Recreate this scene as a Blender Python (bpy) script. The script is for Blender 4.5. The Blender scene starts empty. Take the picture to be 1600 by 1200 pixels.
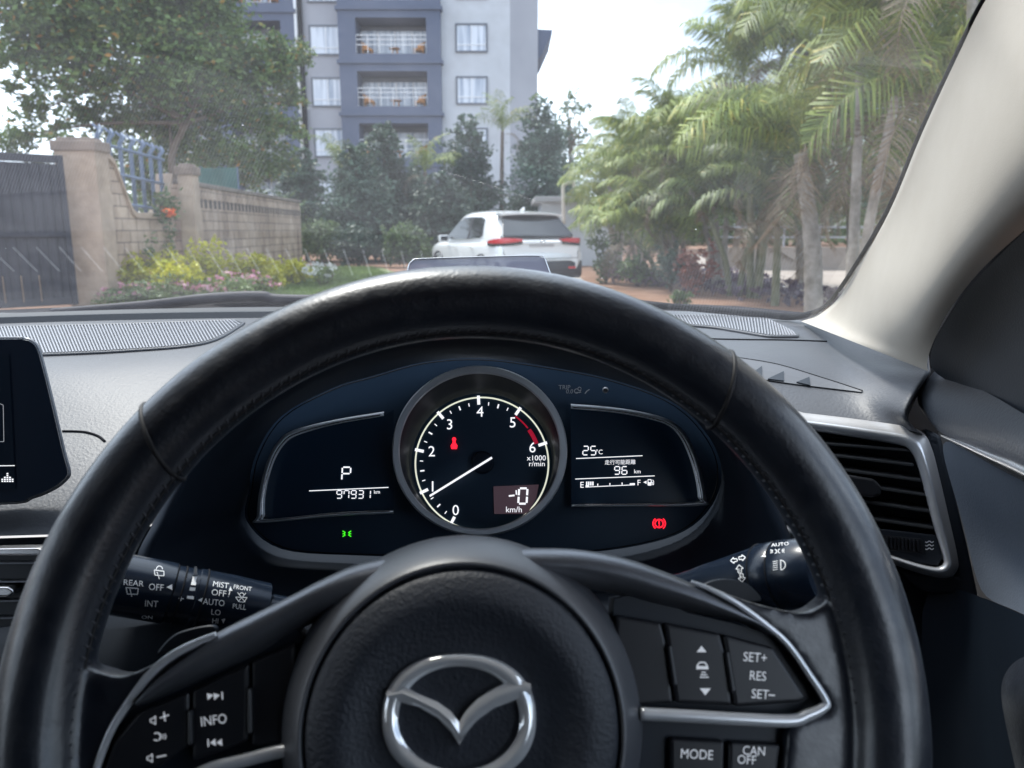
import bpy, bmesh, math, random
import numpy as np
from mathutils import Vector, Matrix
from math import sin, cos, pi, radians

SC = bpy.context.scene
COL = SC.collection
random.seed(7)
RNG = np.random.default_rng(7)

# ------------------------------------------------------------------ camera, sky, sun, exposure
CAM_H = 1.2
PITCH = radians(11.3)
FPX = 1200.0                       # focal length in pixels of the 1600 x 1200 photograph
cd = bpy.data.cameras.new('camera')
cam = bpy.data.objects.new('camera', cd)
COL.objects.link(cam)
cam.location = (0, 0, CAM_H)
cam.rotation_euler = (pi / 2 - PITCH, 0, 0)
cd.sensor_width = 36.0
cd.lens = 36.0 * FPX / 1600
cd.clip_start = 0.02
cd.clip_end = 2000
cd.dof.use_dof = True
cd.dof.focus_distance = 0.60
cd.dof.aperture_fstop = 13.0
SC.camera = cam

SUN_EL, SUN_AZ = radians(62), radians(-35)      # azimuth measured from +Y towards +X
world = bpy.data.worlds.new("World")
SC.world = world
world.use_nodes = True
wn = world.node_tree
bg = wn.nodes['Background']
sky = wn.nodes.new('ShaderNodeTexSky')
sky.sky_type = 'NISHITA'
sky.sun_disc = False
sky.sun_elevation = SUN_EL
sky.sun_rotation = SUN_AZ
sky.dust_density = 3.0
tc = wn.nodes.new('ShaderNodeTexCoord')
nz = wn.nodes.new('ShaderNodeTexNoise')
nz.inputs['Scale'].default_value = 2.1
nz.inputs['Detail'].default_value = 5
nz.inputs['Roughness'].default_value = 0.55
mp = wn.nodes.new('ShaderNodeMapping')
mp.inputs['Scale'].default_value = (1, 1, 2.2)
mp.inputs['Location'].default_value = (0.35, 0.1, 0.3)
rp = wn.nodes.new('ShaderNodeValToRGB')
rp.color_ramp.elements[0].position = 0.43
rp.color_ramp.elements[0].color = (0.12, 0.12, 0.12, 1)
rp.color_ramp.elements[1].position = 0.57
rp.color_ramp.elements[1].color = (1, 1, 1, 1)
mx = wn.nodes.new('ShaderNodeMix')
mx.data_type = 'RGBA'
mx.inputs['B'].default_value = (9.6, 11.0, 12.8, 1)
wn.links.new(tc.outputs['Generated'], mp.inputs['Vector'])
wn.links.new(mp.outputs['Vector'], nz.inputs['Vector'])
wn.links.new(nz.outputs['Fac'], rp.inputs['Fac'])
wn.links.new(rp.outputs['Color'], mx.inputs['Factor'])
wn.links.new(sky.outputs['Color'], mx.inputs['A'])
wn.links.new(mx.outputs['Result'], bg.inputs['Color'])
bg.inputs['Strength'].default_value = 0.12

sl = bpy.data.lights.new('sun', 'SUN')
sl.energy = 2.2
sl.angle = radians(11)
sl.color = (1.0, 0.96, 0.90)
so = bpy.data.objects.new('sun', sl)
COL.objects.link(so)
so.rotation_euler = (pi / 2 - SUN_EL, 0, -SUN_AZ + pi)
so.location = (0, 0, 60)
SC.view_settings.view_transform = 'Standard'
SC.view_settings.look = 'None'
SC.view_settings.gamma = 1
SC.view_settings.use_curve_mapping = False
SC.view_settings.exposure = 1.12
SC.render.engine = 'CYCLES'
SC.cycles.max_bounces = 7
SC.cycles.transparent_max_bounces = 16
SC.cycles.use_denoising = True
SC.cycles.sample_clamp_indirect = 6

# ------------------------------------------------------------------ measuring helpers
CAM = Vector((0, 0, CAM_H))
RIGHT = Vector((1, 0, 0))
UP = Vector((0, sin(PITCH), cos(PITCH)))
FWD = Vector((0, cos(PITCH), -sin(PITCH)))
def ray(px, py): return RIGHT * ((px - 800) / FPX) + UP * ((600 - py) / FPX) + FWD
def P(px, py, Z): return CAM + ray(px, py) * Z
def C3(x, y, z): return CAM + RIGHT * x + UP * y + FWD * z
def PH(px, py, h):
    r = ray(px, py); return CAM + r * ((h - CAM_H) / r.z)
def PY(px, py, Y):
    r = ray(px, py); return CAM + r * (Y / r.y)
def plane_hit(o, n):
    def f(px, py, lift=0.0):
        r = ray(px, py); t = (o + n * lift - CAM).dot(n) / r.dot(n)
        return CAM + r * t
    return f
def cyl_hit(a, b, ra, rb):
    ax = (b - a); L = ax.length; ax = ax / L
    def f(px, py, lift=0.0):
        d = ray(px, py).normalized(); o = CAM - a
        rr = (ra + rb) / 2
        for _ in range(3):
            dd = d - ax * d.dot(ax); oo = o - ax * o.dot(ax)
            A = dd.dot(dd); B = 2 * dd.dot(oo); Cc = oo.dot(oo) - (rr + lift) ** 2
            D = B * B - 4 * A * Cc
            t = (-B - math.sqrt(D)) / (2 * A) if D > 0 else -B / (2 * A)
            s = (o + d * t).dot(ax) / L
            rr = ra + (rb - ra) * min(1.2, max(-.2, s))
        return CAM + d * t
    return f

from mathutils.bvhtree import BVHTree
def on_mesh(o, fallback_z=.7):
    """finds the point of an object's surface met along a sight line, lifted along the surface normal"""
    bpy.context.view_layer.update(); dg = bpy.context.evaluated_depsgraph_get(); ev = o.evaluated_get(dg); me = ev.to_mesh()
    mw = ev.matrix_world.copy(); vs = [mw @ v.co for v in me.vertices]; fs = [tuple(p.vertices) for p in me.polygons]; ev.to_mesh_clear()
    bv = BVHTree.FromPolygons(vs, fs)
    def f(px, py, lift=0.0):
        d = ray(px, py).normalized(); l_, n, i, t = bv.ray_cast(CAM, d)
        if l_ is None: return P(px, py, fallback_z)
        if n.dot(d) > 0: n = -n
        return l_ + n * lift
    return f
# ------------------------------------------------------------------ materials
def nodes_of(m):
    m.use_nodes = True
    return m.node_tree.nodes, m.node_tree.links, m.node_tree.nodes['Principled BSDF']
def mat(name, col, rough=0.5, metal=0.0, spec=0.5, var=None, vscale=5.0, bump=0.0, bscale=200.0, emit=None, estr=1.0, coat=0.0, rvar=0.0, bdist=0.001, alpha=None):
    m = bpy.data.materials.new(name)
    N, L, b = nodes_of(m)
    b.inputs['Base Color'].default_value = (*col, 1)
    b.inputs['Roughness'].default_value = rough
    b.inputs['Metallic'].default_value = metal
    b.inputs['Specular IOR Level'].default_value = spec
    b.inputs['Coat Weight'].default_value = coat
    b.inputs['Coat Roughness'].default_value = 0.08
    geo = N.new('ShaderNodeNewGeometry')
    if var is not None:
        n = N.new('ShaderNodeTexNoise'); n.inputs['Scale'].default_value = vscale; n.inputs['Detail'].default_value = 6
        n.inputs['Roughness'].default_value = 0.65
        L.new(geo.outputs['Position'], n.inputs['Vector'])
        r = N.new('ShaderNodeValToRGB'); r.color_ramp.elements[0].position = 0.35; r.color_ramp.elements[1].position = 0.68
        r.color_ramp.elements[0].color = (*col, 1); r.color_ramp.elements[1].color = (*var, 1)
        L.new(n.outputs['Fac'], r.inputs['Fac']); L.new(r.outputs['Color'], b.inputs['Base Color'])
    if rvar:
        n3 = N.new('ShaderNodeTexNoise'); n3.inputs['Scale'].default_value = vscale * 3; n3.inputs['Detail'].default_value = 5
        L.new(geo.outputs['Position'], n3.inputs['Vector'])
        mr = N.new('ShaderNodeMapRange'); mr.inputs['From Min'].default_value = .3; mr.inputs['From Max'].default_value = .7
        mr.inputs['To Min'].default_value = rough - rvar; mr.inputs['To Max'].default_value = rough + rvar
        L.new(n3.outputs['Fac'], mr.inputs['Value']); L.new(mr.outputs['Result'], b.inputs['Roughness'])
    if bump:
        v = N.new('ShaderNodeTexNoise'); v.inputs['Scale'].default_value = bscale; v.inputs['Detail'].default_value = 3
        L.new(geo.outputs['Position'], v.inputs['Vector'])
        bp = N.new('ShaderNodeBump'); bp.inputs['Strength'].default_value = bump; bp.inputs['Distance'].default_value = bdist
        L.new(v.outputs['Fac'], bp.inputs['Height']); L.new(bp.outputs['Normal'], b.inputs['Normal'])
    if emit is not None:
        b.inputs['Emission Color'].default_value = (*emit, 1); b.inputs['Emission Strength'].default_value = estr
    if alpha is not None:
        b.inputs['Alpha'].default_value = alpha
    return m
def mat_leaf(name, c1, c2, c3=None, trans=0.3, rough=0.5):
    m = bpy.data.materials.new(name)
    N, L, b = nodes_of(m)
    geo = N.new('ShaderNodeNewGeometry')
    r = N.new('ShaderNodeValToRGB')
    r.color_ramp.elements[0].color = (*c1, 1); r.color_ramp.elements[1].color = (*c2, 1)
    if c3 is not None:
        e = r.color_ramp.elements.new(0.93); e.color = (*c2, 1)
        r.color_ramp.elements[2].position = 1.0; r.color_ramp.elements[2].color = (*c3, 1)
    L.new(geo.outputs['Random Per Island'], r.inputs['Fac'])
    n = N.new('ShaderNodeTexNoise'); n.inputs['Scale'].default_value = 0.9; n.inputs['Detail'].default_value = 3
    L.new(geo.outputs['Position'], n.inputs['Vector'])
    mr = N.new('ShaderNodeMapRange'); mr.inputs['From Min'].default_value = .35; mr.inputs['From Max'].default_value = .65
    mr.inputs['To Min'].default_value = .75; mr.inputs['To Max'].default_value = 1.3
    L.new(n.outputs['Fac'], mr.inputs['Value'])
    mu = N.new('ShaderNodeMix'); mu.data_type = 'RGBA'; mu.blend_type = 'MULTIPLY'; mu.inputs['Factor'].default_value = 1
    L.new(r.outputs['Color'], mu.inputs['A']); L.new(mr.outputs['Result'], mu.inputs['B'])
    L.new(mu.outputs['Result'], b.inputs['Base Color'])
    b.inputs['Roughness'].default_value = rough
    t = N.new('ShaderNodeBsdfTranslucent'); L.new(mu.outputs['Result'], t.inputs['Color'])
    ms = N.new('ShaderNodeMixShader'); ms.inputs['Fac'].default_value = trans
    L.new(b.outputs['BSDF'], ms.inputs[1]); L.new(t.outputs['BSDF'], ms.inputs[2])
    L.new(ms.outputs['Shader'], N['Material Output'].inputs['Surface'])
    return m
M = {}
M['dash'] = mat('dash soft plastic', (0.070, 0.074, 0.085), 0.47, spec=0.45, var=(0.085, 0.089, 0.10), vscale=9, bump=0.26, bscale=420, bdist=0.0012)
M['dash_dark'] = mat('dark dash plastic', (0.020, 0.025, 0.034), 0.5, spec=0.35, bump=0.2, bscale=700)
M['black'] = mat('black plastic', (0.010, 0.016, 0.026), 0.45, spec=0.4)  # bluish lift in the blacks imitates lens veil
M['gloss'] = mat('gloss black', (0.008, 0.014, 0.026), 0.24, spec=0.5)
M['leather'] = mat('worn black leather', (0.0075, 0.0105, 0.018), 0.42, spec=0.5, var=(0.012, 0.016, 0.025), vscale=45, bump=0.4, bscale=520, rvar=0.10, bdist=0.0006, coat=.5)
_b = M['leather'].node_tree.nodes['Principled BSDF']; _b.inputs['Sheen Weight'].default_value = .12; _b.inputs['Sheen Roughness'].default_value = .35; _b.inputs['Sheen Tint'].default_value = (.85, .92, 1, 1); _b.inputs['Coat Roughness'].default_value = .22; _b.inputs['Coat IOR'].default_value = 1.7
M['stitch'] = mat('grey thread', (0.045, 0.047, 0.055), 0.6)
M['seam'] = mat('leather seam', (0.006, 0.006, 0.008), 0.6)
M['satin'] = mat('satin grey plastic', (0.125, 0.132, 0.150), 0.38, 0.6, spec=1.0, bump=0.10, bscale=900, var=(0.18, 0.19, 0.21), vscale=30)
M['airbag'] = mat('grained airbag plastic', (0.020, 0.024, 0.033), 0.52, spec=0.45, bump=0.6, bscale=560, bdist=0.0007, var=(0.026, 0.030, 0.040), vscale=40)
M['button'] = mat('button plastic', (0.015, 0.016, 0.020), 0.38, spec=0.5)
M['chrome'] = mat('chrome', (0.80, 0.81, 0.83), 0.10, 1.0, rvar=0.05, vscale=60)
M['brushed'] = mat('satin chrome', (0.60, 0.60, 0.61), 0.27, 1.0)
M['print'] = mat('white print', (0.86, 0.87, 0.88), 0.5)
M['grey_print'] = mat('grey print', (0.30, 0.31, 0.33), 0.5)
M['lit_white'] = mat('lit white lettering', (0.5, 0.5, 0.5), 0.5, emit=(0.92, 0.94, 1.0), estr=0.5)
M['lit_dim'] = mat('dim lit lettering', (0.2, 0.2, 0.2), 0.5, emit=(0.8, 0.85, 0.95), estr=0.14)
M['lit_cream'] = mat('lit cream ring', (0.5, 0.5, 0.45), 0.4, emit=(0.85, 0.88, 0.72), estr=0.42)
M['lit_red'] = mat('red warning light', (0.4, 0.0, 0.01), 0.5, emit=(1.0, 0.012, 0.03), estr=1.0)
M['dim_red'] = mat('red line print', (0.35, 0.01, 0.03), 0.5, emit=(0.6, 0.01, 0.05), estr=0.22)
M['lit_green'] = mat('green warning light', (0.0, 0.3, 0.02), 0.5, emit=(0.06, 0.9, 0.02), estr=0.7)
M['dial'] = mat('dial face', (0.016, 0.036, 0.066), 0.5, spec=0.3)  # navy lift in dial and display colour stands in for lens veil
M['lcd'] = mat('display glass', (0.016, 0.036, 0.066), 0.22, spec=0.35)
M['lcd_lit'] = mat('lit display window', (0.02, 0.018, 0.025), 0.4, emit=(0.5, 0.32, 0.42), estr=0.045)
M['pillar'] = mat('pale pillar trim', (0.475, 0.435, 0.375), 0.62, spec=0.3, bump=0.2, bscale=900, bdist=0.0005, var=(0.505, 0.465, 0.405), vscale=20)
M['door_panel'] = mat('blue grey door trim', (0.135, 0.160, 0.200), 0.5, var=(0.155, 0.18, 0.22), vscale=12, bump=0.2, bscale=600)
M['cabin'] = mat('dark cabin cloth', (0.012, 0.013, 0.016), 0.95, spec=.2)
M['headliner'] = mat('grey headlining', (0.22, 0.22, 0.22), 0.95)
M['rubber'] = mat('black rubber', (0.007, 0.008, 0.011), 0.8, spec=.2)
M['frit'] = mat('black ceramic band', (0.016, 0.015, 0.022), 0.6, spec=.3)
M['trim'] = mat('bright satin trim', (.80, .81, .83), .26, .45, spec=1.0)
M['vent_frame'] = mat('satin vent frame', (.46, .45, .445), .36, .3, spec=.9)
M['slat'] = mat('vent slat', (.045, .047, .05), .35, spec=.7)
M['frame'] = mat('silver grey frame', (.60, .64, .70), .36, .15, spec=.9)
M['lit_button'] = mat('glowing button print', (.86, .87, .88), .5, emit=(.9, .93, 1.0), estr=.13)  # slight emission added so the white print looks brighter

# ------------------------------------------------------------------ mesh builder
class MB:
    def __init__(s): s.v = []; s.f = []
    def add(s, vs, fs):
        o = len(s.v); s.v += [tuple(v) for v in vs]; s.f += [tuple(i + o for i in f) for f in fs]
    def grid(s, rows, close_u=False, close_v=False):
        o = len(s.v); R = len(rows); Cn = len(rows[0])
        for r in rows: s.v += [tuple(p) for p in r]
        for i in range(R if close_v else R - 1):
            for j in range(Cn if close_u else Cn - 1):
                a = o + i * Cn + j; b = o + i * Cn + (j + 1) % Cn
                c = o + ((i + 1) % R) * Cn + (j + 1) % Cn; d = o + ((i + 1) % R) * Cn + j
                s.f.append((a, b, c, d))
    def prism(s, pts, vec, cap=True):
        n = len(pts); o = len(s.v); vec = Vector(vec)
        s.v += [tuple(p) for p in pts] + [tuple(Vector(p) + vec) for p in pts]
        for i in range(n): s.f.append((o + i, o + (i + 1) % n, o + n + (i + 1) % n, o + n + i))
        if cap: s.f.append(tuple(o + i for i in reversed(range(n)))); s.f.append(tuple(o + n + i for i in range(n)))
    def poly(s, pts):
        o = len(s.v); s.v += [tuple(p) for p in pts]; s.f.append(tuple(range(o, o + len(pts))))
    def box(s, c, size, rot=None):
        c = Vector(c); hx, hy, hz = size[0] / 2, size[1] / 2, size[2] / 2
        vs = [Vector((x, y, z)) for z in (-hz, hz) for y in (-hy, hy) for x in (-hx, hx)]
        if rot is not None: vs = [rot @ v for v in vs]
        s.add([c + v for v in vs], [(0, 2, 3, 1), (4, 5, 7, 6), (0, 1, 5, 4), (2, 6, 7, 3), (0, 4, 6, 2), (1, 3, 7, 5)])
    def tube(s, pts, r, n=8, closed=False, caps=True):
        pts = [Vector(p) for p in pts]; K = len(pts); rows = []; prev = None
        for i, p in enumerate(pts):
            a = pts[(i - 1) % K] if (closed or i > 0) else p
            b = pts[(i + 1) % K] if (closed or i < K - 1) else p
            t = (b - a).normalized()
            if prev is None:
                u = t.orthogonal().normalized()
            else:
                u = prev - t * prev.dot(t)
                u = u.normalized() if u.length > 1e-6 else t.orthogonal().normalized()
            prev = u; w = t.cross(u); rr = r[i] if isinstance(r, (list, tuple)) else r
            rows.append([p + (u * cos(2 * pi * k / n) + w * sin(2 * pi * k / n)) * rr for k in range(n)])
        o = len(s.v); s.grid(rows, close_u=True, close_v=closed)
        if caps and not closed:
            s.f.append(tuple(o + k for k in reversed(range(n)))); s.f.append(tuple(o + (K - 1) * n + k for k in range(n)))
    def lathe(s, prof, o, ex, ey, en, n=64):
        rows = [[o + (ex * cos(2 * pi * k / n) + ey * sin(2 * pi * k / n)) * r + en * h for k in range(n)] for r, h in prof]
        s.grid(rows, close_u=True)
def to_mesh(name, mb, off):
    me = bpy.data.meshes.new(name)
    vs = [(v[0] - off[0], v[1] - off[1], v[2] - off[2]) for v in mb.v]
    me.from_pydata(vs, [], mb.f)
    me.validate(verbose=False)
    return me
def obj(name, mb, material, parent=None, smooth=False, bevel=0, segs=2, subsurf=0, off=None, autosm=None, recalc=True):
    root = parent
    while root is not None and root.parent is not None: root = root.parent
    if off is None: off = root.location if root is not None else Vector((0, 0, 0))
    me = to_mesh(name, mb, off)
    if recalc and len(me.polygons) < 20000:
        bm = bmesh.new(); bm.from_mesh(me); bmesh.ops.recalc_face_normals(bm, faces=bm.faces); bm.to_mesh(me); bm.free()
    me.materials.append(material)
    o = bpy.data.objects.new(name, me); COL.objects.link(o)
    if parent is not None: o.parent = parent
    else: o.location = off
    if bevel:
        b = o.modifiers.new('bevel', 'BEVEL'); b.width = bevel; b.segments = segs; b.limit_method = 'ANGLE'; b.angle_limit = radians(35)
    if subsurf:
        u = o.modifiers.new('subd', 'SUBSURF'); u.levels = subsurf; u.render_levels = subsurf
    if smooth:
        me.polygons.foreach_set('use_smooth', [True] * len(me.polygons))
        if autosm: me.set_sharp_from_angle(angle=radians(autosm))
    return o
def thing(name, label, cat, loc=(0, 0, 0), group=None):
    o = bpy.data.objects.new(name, None); COL.objects.link(o); o.location = loc; o.empty_display_size = .05
    o['label'] = label; o['category'] = cat
    if group: o['group'] = group
    return o
def tag(o, label, cat, group=None):
    o['label'] = label; o['category'] = cat
    if group: o['group'] = group
    return o
def structure(o): o['kind'] = 'structure'; return o
def stuff(o): o['kind'] = 'stuff'; return o
def dup(root, loc, rotz=0, scale=None, label=None):
    r = root.copy(); COL.objects.link(r); r.location = loc; r.rotation_euler = (0, 0, rotz)
    if scale: r.scale = scale
    if label: r['label'] = label
    for ch in list(root.children):
        c = ch.copy(); COL.objects.link(c); c.parent = r
        for g in list(ch.children):
            d = g.copy(); COL.objects.link(d); d.parent = c
    return r

# lettering: glyph outlines of the built-in typeface, cached as flat triangles
_TC = {}
def glyphs(s):
    if s in _TC: return _TC[s]
    cu = bpy.data.curves.new('t', 'FONT'); cu.body = s; cu.resolution_u = 3
    o = bpy.data.objects.new('t', cu); COL.objects.link(o)
    dg = bpy.context.evaluated_depsgraph_get(); me = bpy.data.meshes.new_from_object(o.evaluated_get(dg))
    vs = [v.co.copy() for v in me.vertices]; fs = [tuple(p.vertices) for p in me.polygons]
    bpy.data.objects.remove(o); bpy.data.meshes.remove(me); bpy.data.curves.remove(cu)
    x0 = min(v.x for v in vs); x1 = max(v.x for v in vs); y0 = min(v.y for v in vs); y1 = max(v.y for v in vs)
    vs = [((v.x - (x0 + x1) / 2) / (y1 - y0), (v.y - (y0 + y1) / 2) / (y1 - y0)) for v in vs]
    _TC[s] = (vs, fs); return _TC[s]
def text(mb, s, cx, cy, h, hit, rot=0.0, shear=0.0, sx=1.0, lift=0.0004):
    vs, fs = glyphs(s); c, d = cos(radians(rot)), sin(radians(rot))
    out = []
    for x, y in vs:
        X = (x * sx + shear * y) * h; Y = y * h
        out.append(hit(cx + X * c + Y * d, cy + X * d * 1.0 - Y * c, lift))
    mb.add(out, fs)
def shape(mb, pts, cx, cy, s, hit, rot=0.0, lift=0.0004):
    c, d = cos(radians(rot)), sin(radians(rot))
    mb.poly([hit(cx + (x * c - y * d) * s, cy + (x * d + y * c) * s, lift) for x, y in pts])
def line(mb, x0, y0, x1, y1, w, hit, lift=0.0004, n=1):
    L = math.hypot(x1 - x0, y1 - y0) or 1; nx, ny = -(y1 - y0) / L * w / 2, (x1 - x0) / L * w / 2
    for i in range(n):
        a, b = i / n, (i + 1) / n
        xa, ya, xb, yb = x0 + (x1 - x0) * a, y0 + (y1 - y0) * a, x0 + (x1 - x0) * b, y0 + (y1 - y0) * b
        mb.poly([hit(xa + nx, ya + ny, lift), hit(xb + nx, yb + ny, lift), hit(xb - nx, yb - ny, lift), hit(xa - nx, ya - ny, lift)])
def pline(mb, pts, w, hit, lift=0.0004, closed=False):
    K = len(pts)
    for i in range(K if closed else K - 1):
        line(mb, *pts[i], *pts[(i + 1) % K], w, hit, lift)
def arc(cx, cy, r, a0, a1, n=16, ry=None):
    ry = ry or r
    return [(cx + r * cos(radians(a0 + (a1 - a0) * i / n)), cy - ry * sin(radians(a0 + (a1 - a0) * i / n))) for i in range(n + 1)]
SEG = {'0': 'abcdef', '1': 'bc', '2': 'abged', '3': 'abgcd', '4': 'fgbc', '5': 'afgcd', '6': 'afgedc', '7': 'fabc', '8': 'abcdefg', '9': 'abfgcd', 'P': 'abfge', '-': 'g'}
def sevenseg(mb, s, cx, cy, w, h, pitch, hit, th=2.0, slant=0.06):
    for i, chh in enumerate(s):
        x = cx + (i - (len(s) - 1) / 2) * pitch
        def q(u, v): return (x + u * w / 2 + v * h / 2 * slant, cy - v * h / 2)
        S = {'a': ((-1, 1), (1, 1)), 'b': ((1, 1), (1, 0)), 'c': ((1, 0), (1, -1)), 'd': ((-1, -1), (1, -1)), 'e': ((-1, 0), (-1, -1)), 'f': ((-1, 1), (-1, 0)), 'g': ((-1, 0), (1, 0))}
        for k in SEG.get(chh, ''):
            (u0, v0), (u1, v1) = S[k]; g = 0.1
            a = q(u0 + (u1 - u0) * g, v0 + (v1 - v0) * g); b = q(u1 - (u1 - u0) * g, v1 - (v1 - v0) * g)
            line(mb, *a, *b, th, hit)
def smooth_path(pts, n=8, closed=False):
    P_ = [Vector(p) for p in pts]; K = len(P_); out = []
    for i in range(K if closed else K - 1):
        p0 = P_[(i - 1) % K] if (closed or i > 0) else P_[i]; p1 = P_[i]; p2 = P_[(i + 1) % K]
        p3 = P_[(i + 2) % K] if (closed or i + 2 < K) else p2
        for k in range(n):
            t = k / n
            out.append(0.5 * ((2 * p1) + (p2 - p0) * t + (2 * p0 - 5 * p1 + 4 * p2 - p3) * t * t + (3 * p1 - p0 - 3 * p2 + p3) * t ** 3))
    if not closed: out.append(P_[-1])
    return out
def interp_row(row, xs):
    a = np.array(row, float); return [P(x, np.interp(x, a[:, 0], a[:, 1]), np.interp(x, a[:, 0], a[:, 2])) for x in xs]

# ================================================================== CAR INTERIOR
# ------------------------------------------------------------------ car body: pillar, roof, glass
body = thing('car', 'the car one sits in: pale windscreen pillar, roof lining and dark door on the right', 'car', (0, 0, 0.4))
def ybase(x): return 1.12 - 0.5 * (x + 0.37) ** 2
def zglass(x, y): return 1.085 + 0.545 * (ybase(x) - y)
# pale windscreen pillar
PL = [(1700, -240, .36), (1612, -110, .39), (1540, 0, .425), (1500, 80, .47), (1440, 210, .55), (1390, 330, .64), (1340, 420, .73), (1308, 468, .80), (1280, 491, .85), (1252, 502, .87)]
PR = [(2060, 40, .30), (1870, 150, .31), (1740, 240, .33), (1670, 300, .35), (1600, 360, .39), (1530, 425, .44), (1480, 490, .49), (1456, 540, .53), (1449, 566, .55), (1450, 580, .555)]
NP = 25
Ls = smooth_path([P(*p) for p in PL], 5); Rs = smooth_path([P(*p) for p in PR], 5)
mb = MB(); rows = []
for i, (a, b) in enumerate(zip(Ls, Rs)):
    t = i / (len(Ls) - 1)
    dirc = (CAM - (a + b) / 2).normalized()
    sec = []
    for k in range(17):
        s = k / 16
        bul = 0.055 * math.sin(pi * min(1, s / 1.0) ** 1.75) * (1 - .45 * max(0, t - .75) / .25)
        sec.append(a.lerp(b, s) + dirc * bul)
    rows.append(sec)
mb.grid(rows)
obj('windscreen_pillar', mb, M['pillar'], body, smooth=True, recalc=False)
# roof, sides and rear of the cabin that shade the interior
mb = MB()
def roofz(x, y): return 1.47 - 0.10 * ((x + .37) / .75) ** 2 - 0.03 * (y + .6) ** 2
mb.grid([[Vector((x, y, roofz(x, y))) for x in np.linspace(-1.08, .34, 12)] for y in np.linspace(.36, -2.0, 14)])
mb.grid([[Vector((x, y, roofz(x, y) + .035)) for x in np.linspace(-1.12, .38, 12)] for y in np.linspace(.40, -2.05, 14)])
obj('roof', mb, M['headliner'], body, smooth=True)
mb = MB()
for sx, x0 in ((1, .47), (-1, -1.21)):
    mb.box((x0, -.45, .70), (.06, 2.9, .62))
    mb.box((x0 - sx * .05, -.75, 1.17), (.06, .10, .44))
    mb.box((x0 - sx * .05, -1.30, 1.19), (.06, 1.5, .50))  # closes off the rear side windows to darken the cabin
    mb.tube([Vector((x0, .86 - .42 * 0, 1.0)), Vector((x0 - sx * .08, .5, 1.30)), Vector((x0 - sx * .12, .2, 1.40)), Vector((x0 - sx * .13, -2.0, 1.38))], .035)
mb.box((-.37, -2.0, .92), (1.6, .08, 1.05))  # unseen full-height rear wall without a window, added to keep light out
mb.box((-.37, -.45, .37), (1.6, 2.9, .06))
mb.box((-.37, -1.2, .75), (1.5, .18, .75))
for x in (0, -.74): mb.box((x, -.42, .82), (.48, .16, .78)); mb.box((x, -.42, 1.27), (.24, .1, .16))
obj('cabin_lining', mb, M['cabin'], body, bevel=.01)
# black seal between glass, dash and pillar
mb = MB()
sealp = smooth_path([P(x, y, z * .985) for x, y, z in ((940, 474, .96), (1000, 477, .955), (1060, 480, .95), (1130, 486, .94), (1190, 491, .925), (1235, 495, .905), (1266, 490, .875), (1293, 475, .845), (1328, 428, .76), (1386, 330, .66), (1438, 208, .57), (1498, 78, .487), (1538, -2, .438), (1610, -112, .405))], 5)
mb.tube(sealp, [float(np.interp(i, [0, 25, 35, 70], [.0038, .0042, .0022, .0013])) for i in range(len(sealp))], 8)
obj('windscreen_seal', mb, M['rubber'], body, smooth=True)

# windscreen glass: clear pane with gloss and a thin film of dust
gm = bpy.data.materials.new('windscreen glass'); gm.use_nodes = True
N = gm.node_tree.nodes; L = gm.node_tree.links; N.remove(N['Principled BSDF'])
tr = N.new('ShaderNodeBsdfTransparent'); tr.inputs['Color'].default_value = (.93, .955, .955, 1)
gl = N.new('ShaderNodeBsdfGlossy'); gl.inputs['Roughness'].default_value = 0.0
geo = N.new('ShaderNodeNewGeometry')
def mth(op, a, b=None):
    n = N.new('ShaderNodeMath'); n.operation = op
    for i, v in enumerate((a, b)):
        if v is None: continue
        if isinstance(v, (int, float)): n.inputs[i].default_value = v
        else: L.new(v, n.inputs[i])
    return n.outputs[0]
dt = N.new('ShaderNodeVectorMath'); dt.operation = 'DOT_PRODUCT'; L.new(geo.outputs['Incoming'], dt.inputs[0]); L.new(geo.outputs['Normal'], dt.inputs[1])
fres = mth('ADD', mth('MULTIPLY', mth('POWER', mth('SUBTRACT', 1.0, mth('ABSOLUTE', dt.outputs['Value'])), 5.0), .75), .05)
ms = N.new('ShaderNodeMixShader')
L.new(fres, ms.inputs['Fac']); L.new(tr.outputs[0], ms.inputs[1]); L.new(gl.outputs[0], ms.inputs[2])
du = N.new('ShaderNodeBsdfTranslucent'); du.inputs['Color'].default_value = (.80, .80, .84, 1)
n1 = N.new('ShaderNodeTexNoise'); n1.inputs['Scale'].default_value = 5; n1.inputs['Detail'].default_value = 8; n1.inputs['Roughness'].default_value = .7
n2 = N.new('ShaderNodeTexVoronoi'); n2.inputs['Scale'].default_value = 75
L.new(geo.outputs['Position'], n1.inputs['Vector']); L.new(geo.outputs['Position'], n2.inputs['Vector'])
m1 = N.new('ShaderNodeMapRange'); m1.inputs['From Min'].default_value = .3; m1.inputs['From Max'].default_value = .75; m1.inputs['To Min'].default_value = .008; m1.inputs['To Max'].default_value = .052
L.new(n1.outputs['Fac'], m1.inputs['Value'])
m2 = N.new('ShaderNodeMapRange'); m2.inputs['From Min'].default_value = .055; m2.inputs['From Max'].default_value = .03; m2.inputs['To Min'].default_value = 0; m2.inputs['To Max'].default_value = .7
L.new(n2.outputs['Distance'], m2.inputs['Value'])
wh = N.new('ShaderNodeTexWhiteNoise'); L.new(n2.outputs['Position'], wh.inputs['Vector'])
gt = N.new('ShaderNodeMath'); gt.operation = 'GREATER_THAN'; gt.inputs[1].default_value = .93; L.new(wh.outputs['Value'], gt.inputs[0])
mm = N.new('ShaderNodeMath'); mm.operation = 'MULTIPLY'; L.new(gt.outputs[0], mm.inputs[0]); L.new(m2.outputs[0], mm.inputs[1])
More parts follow.
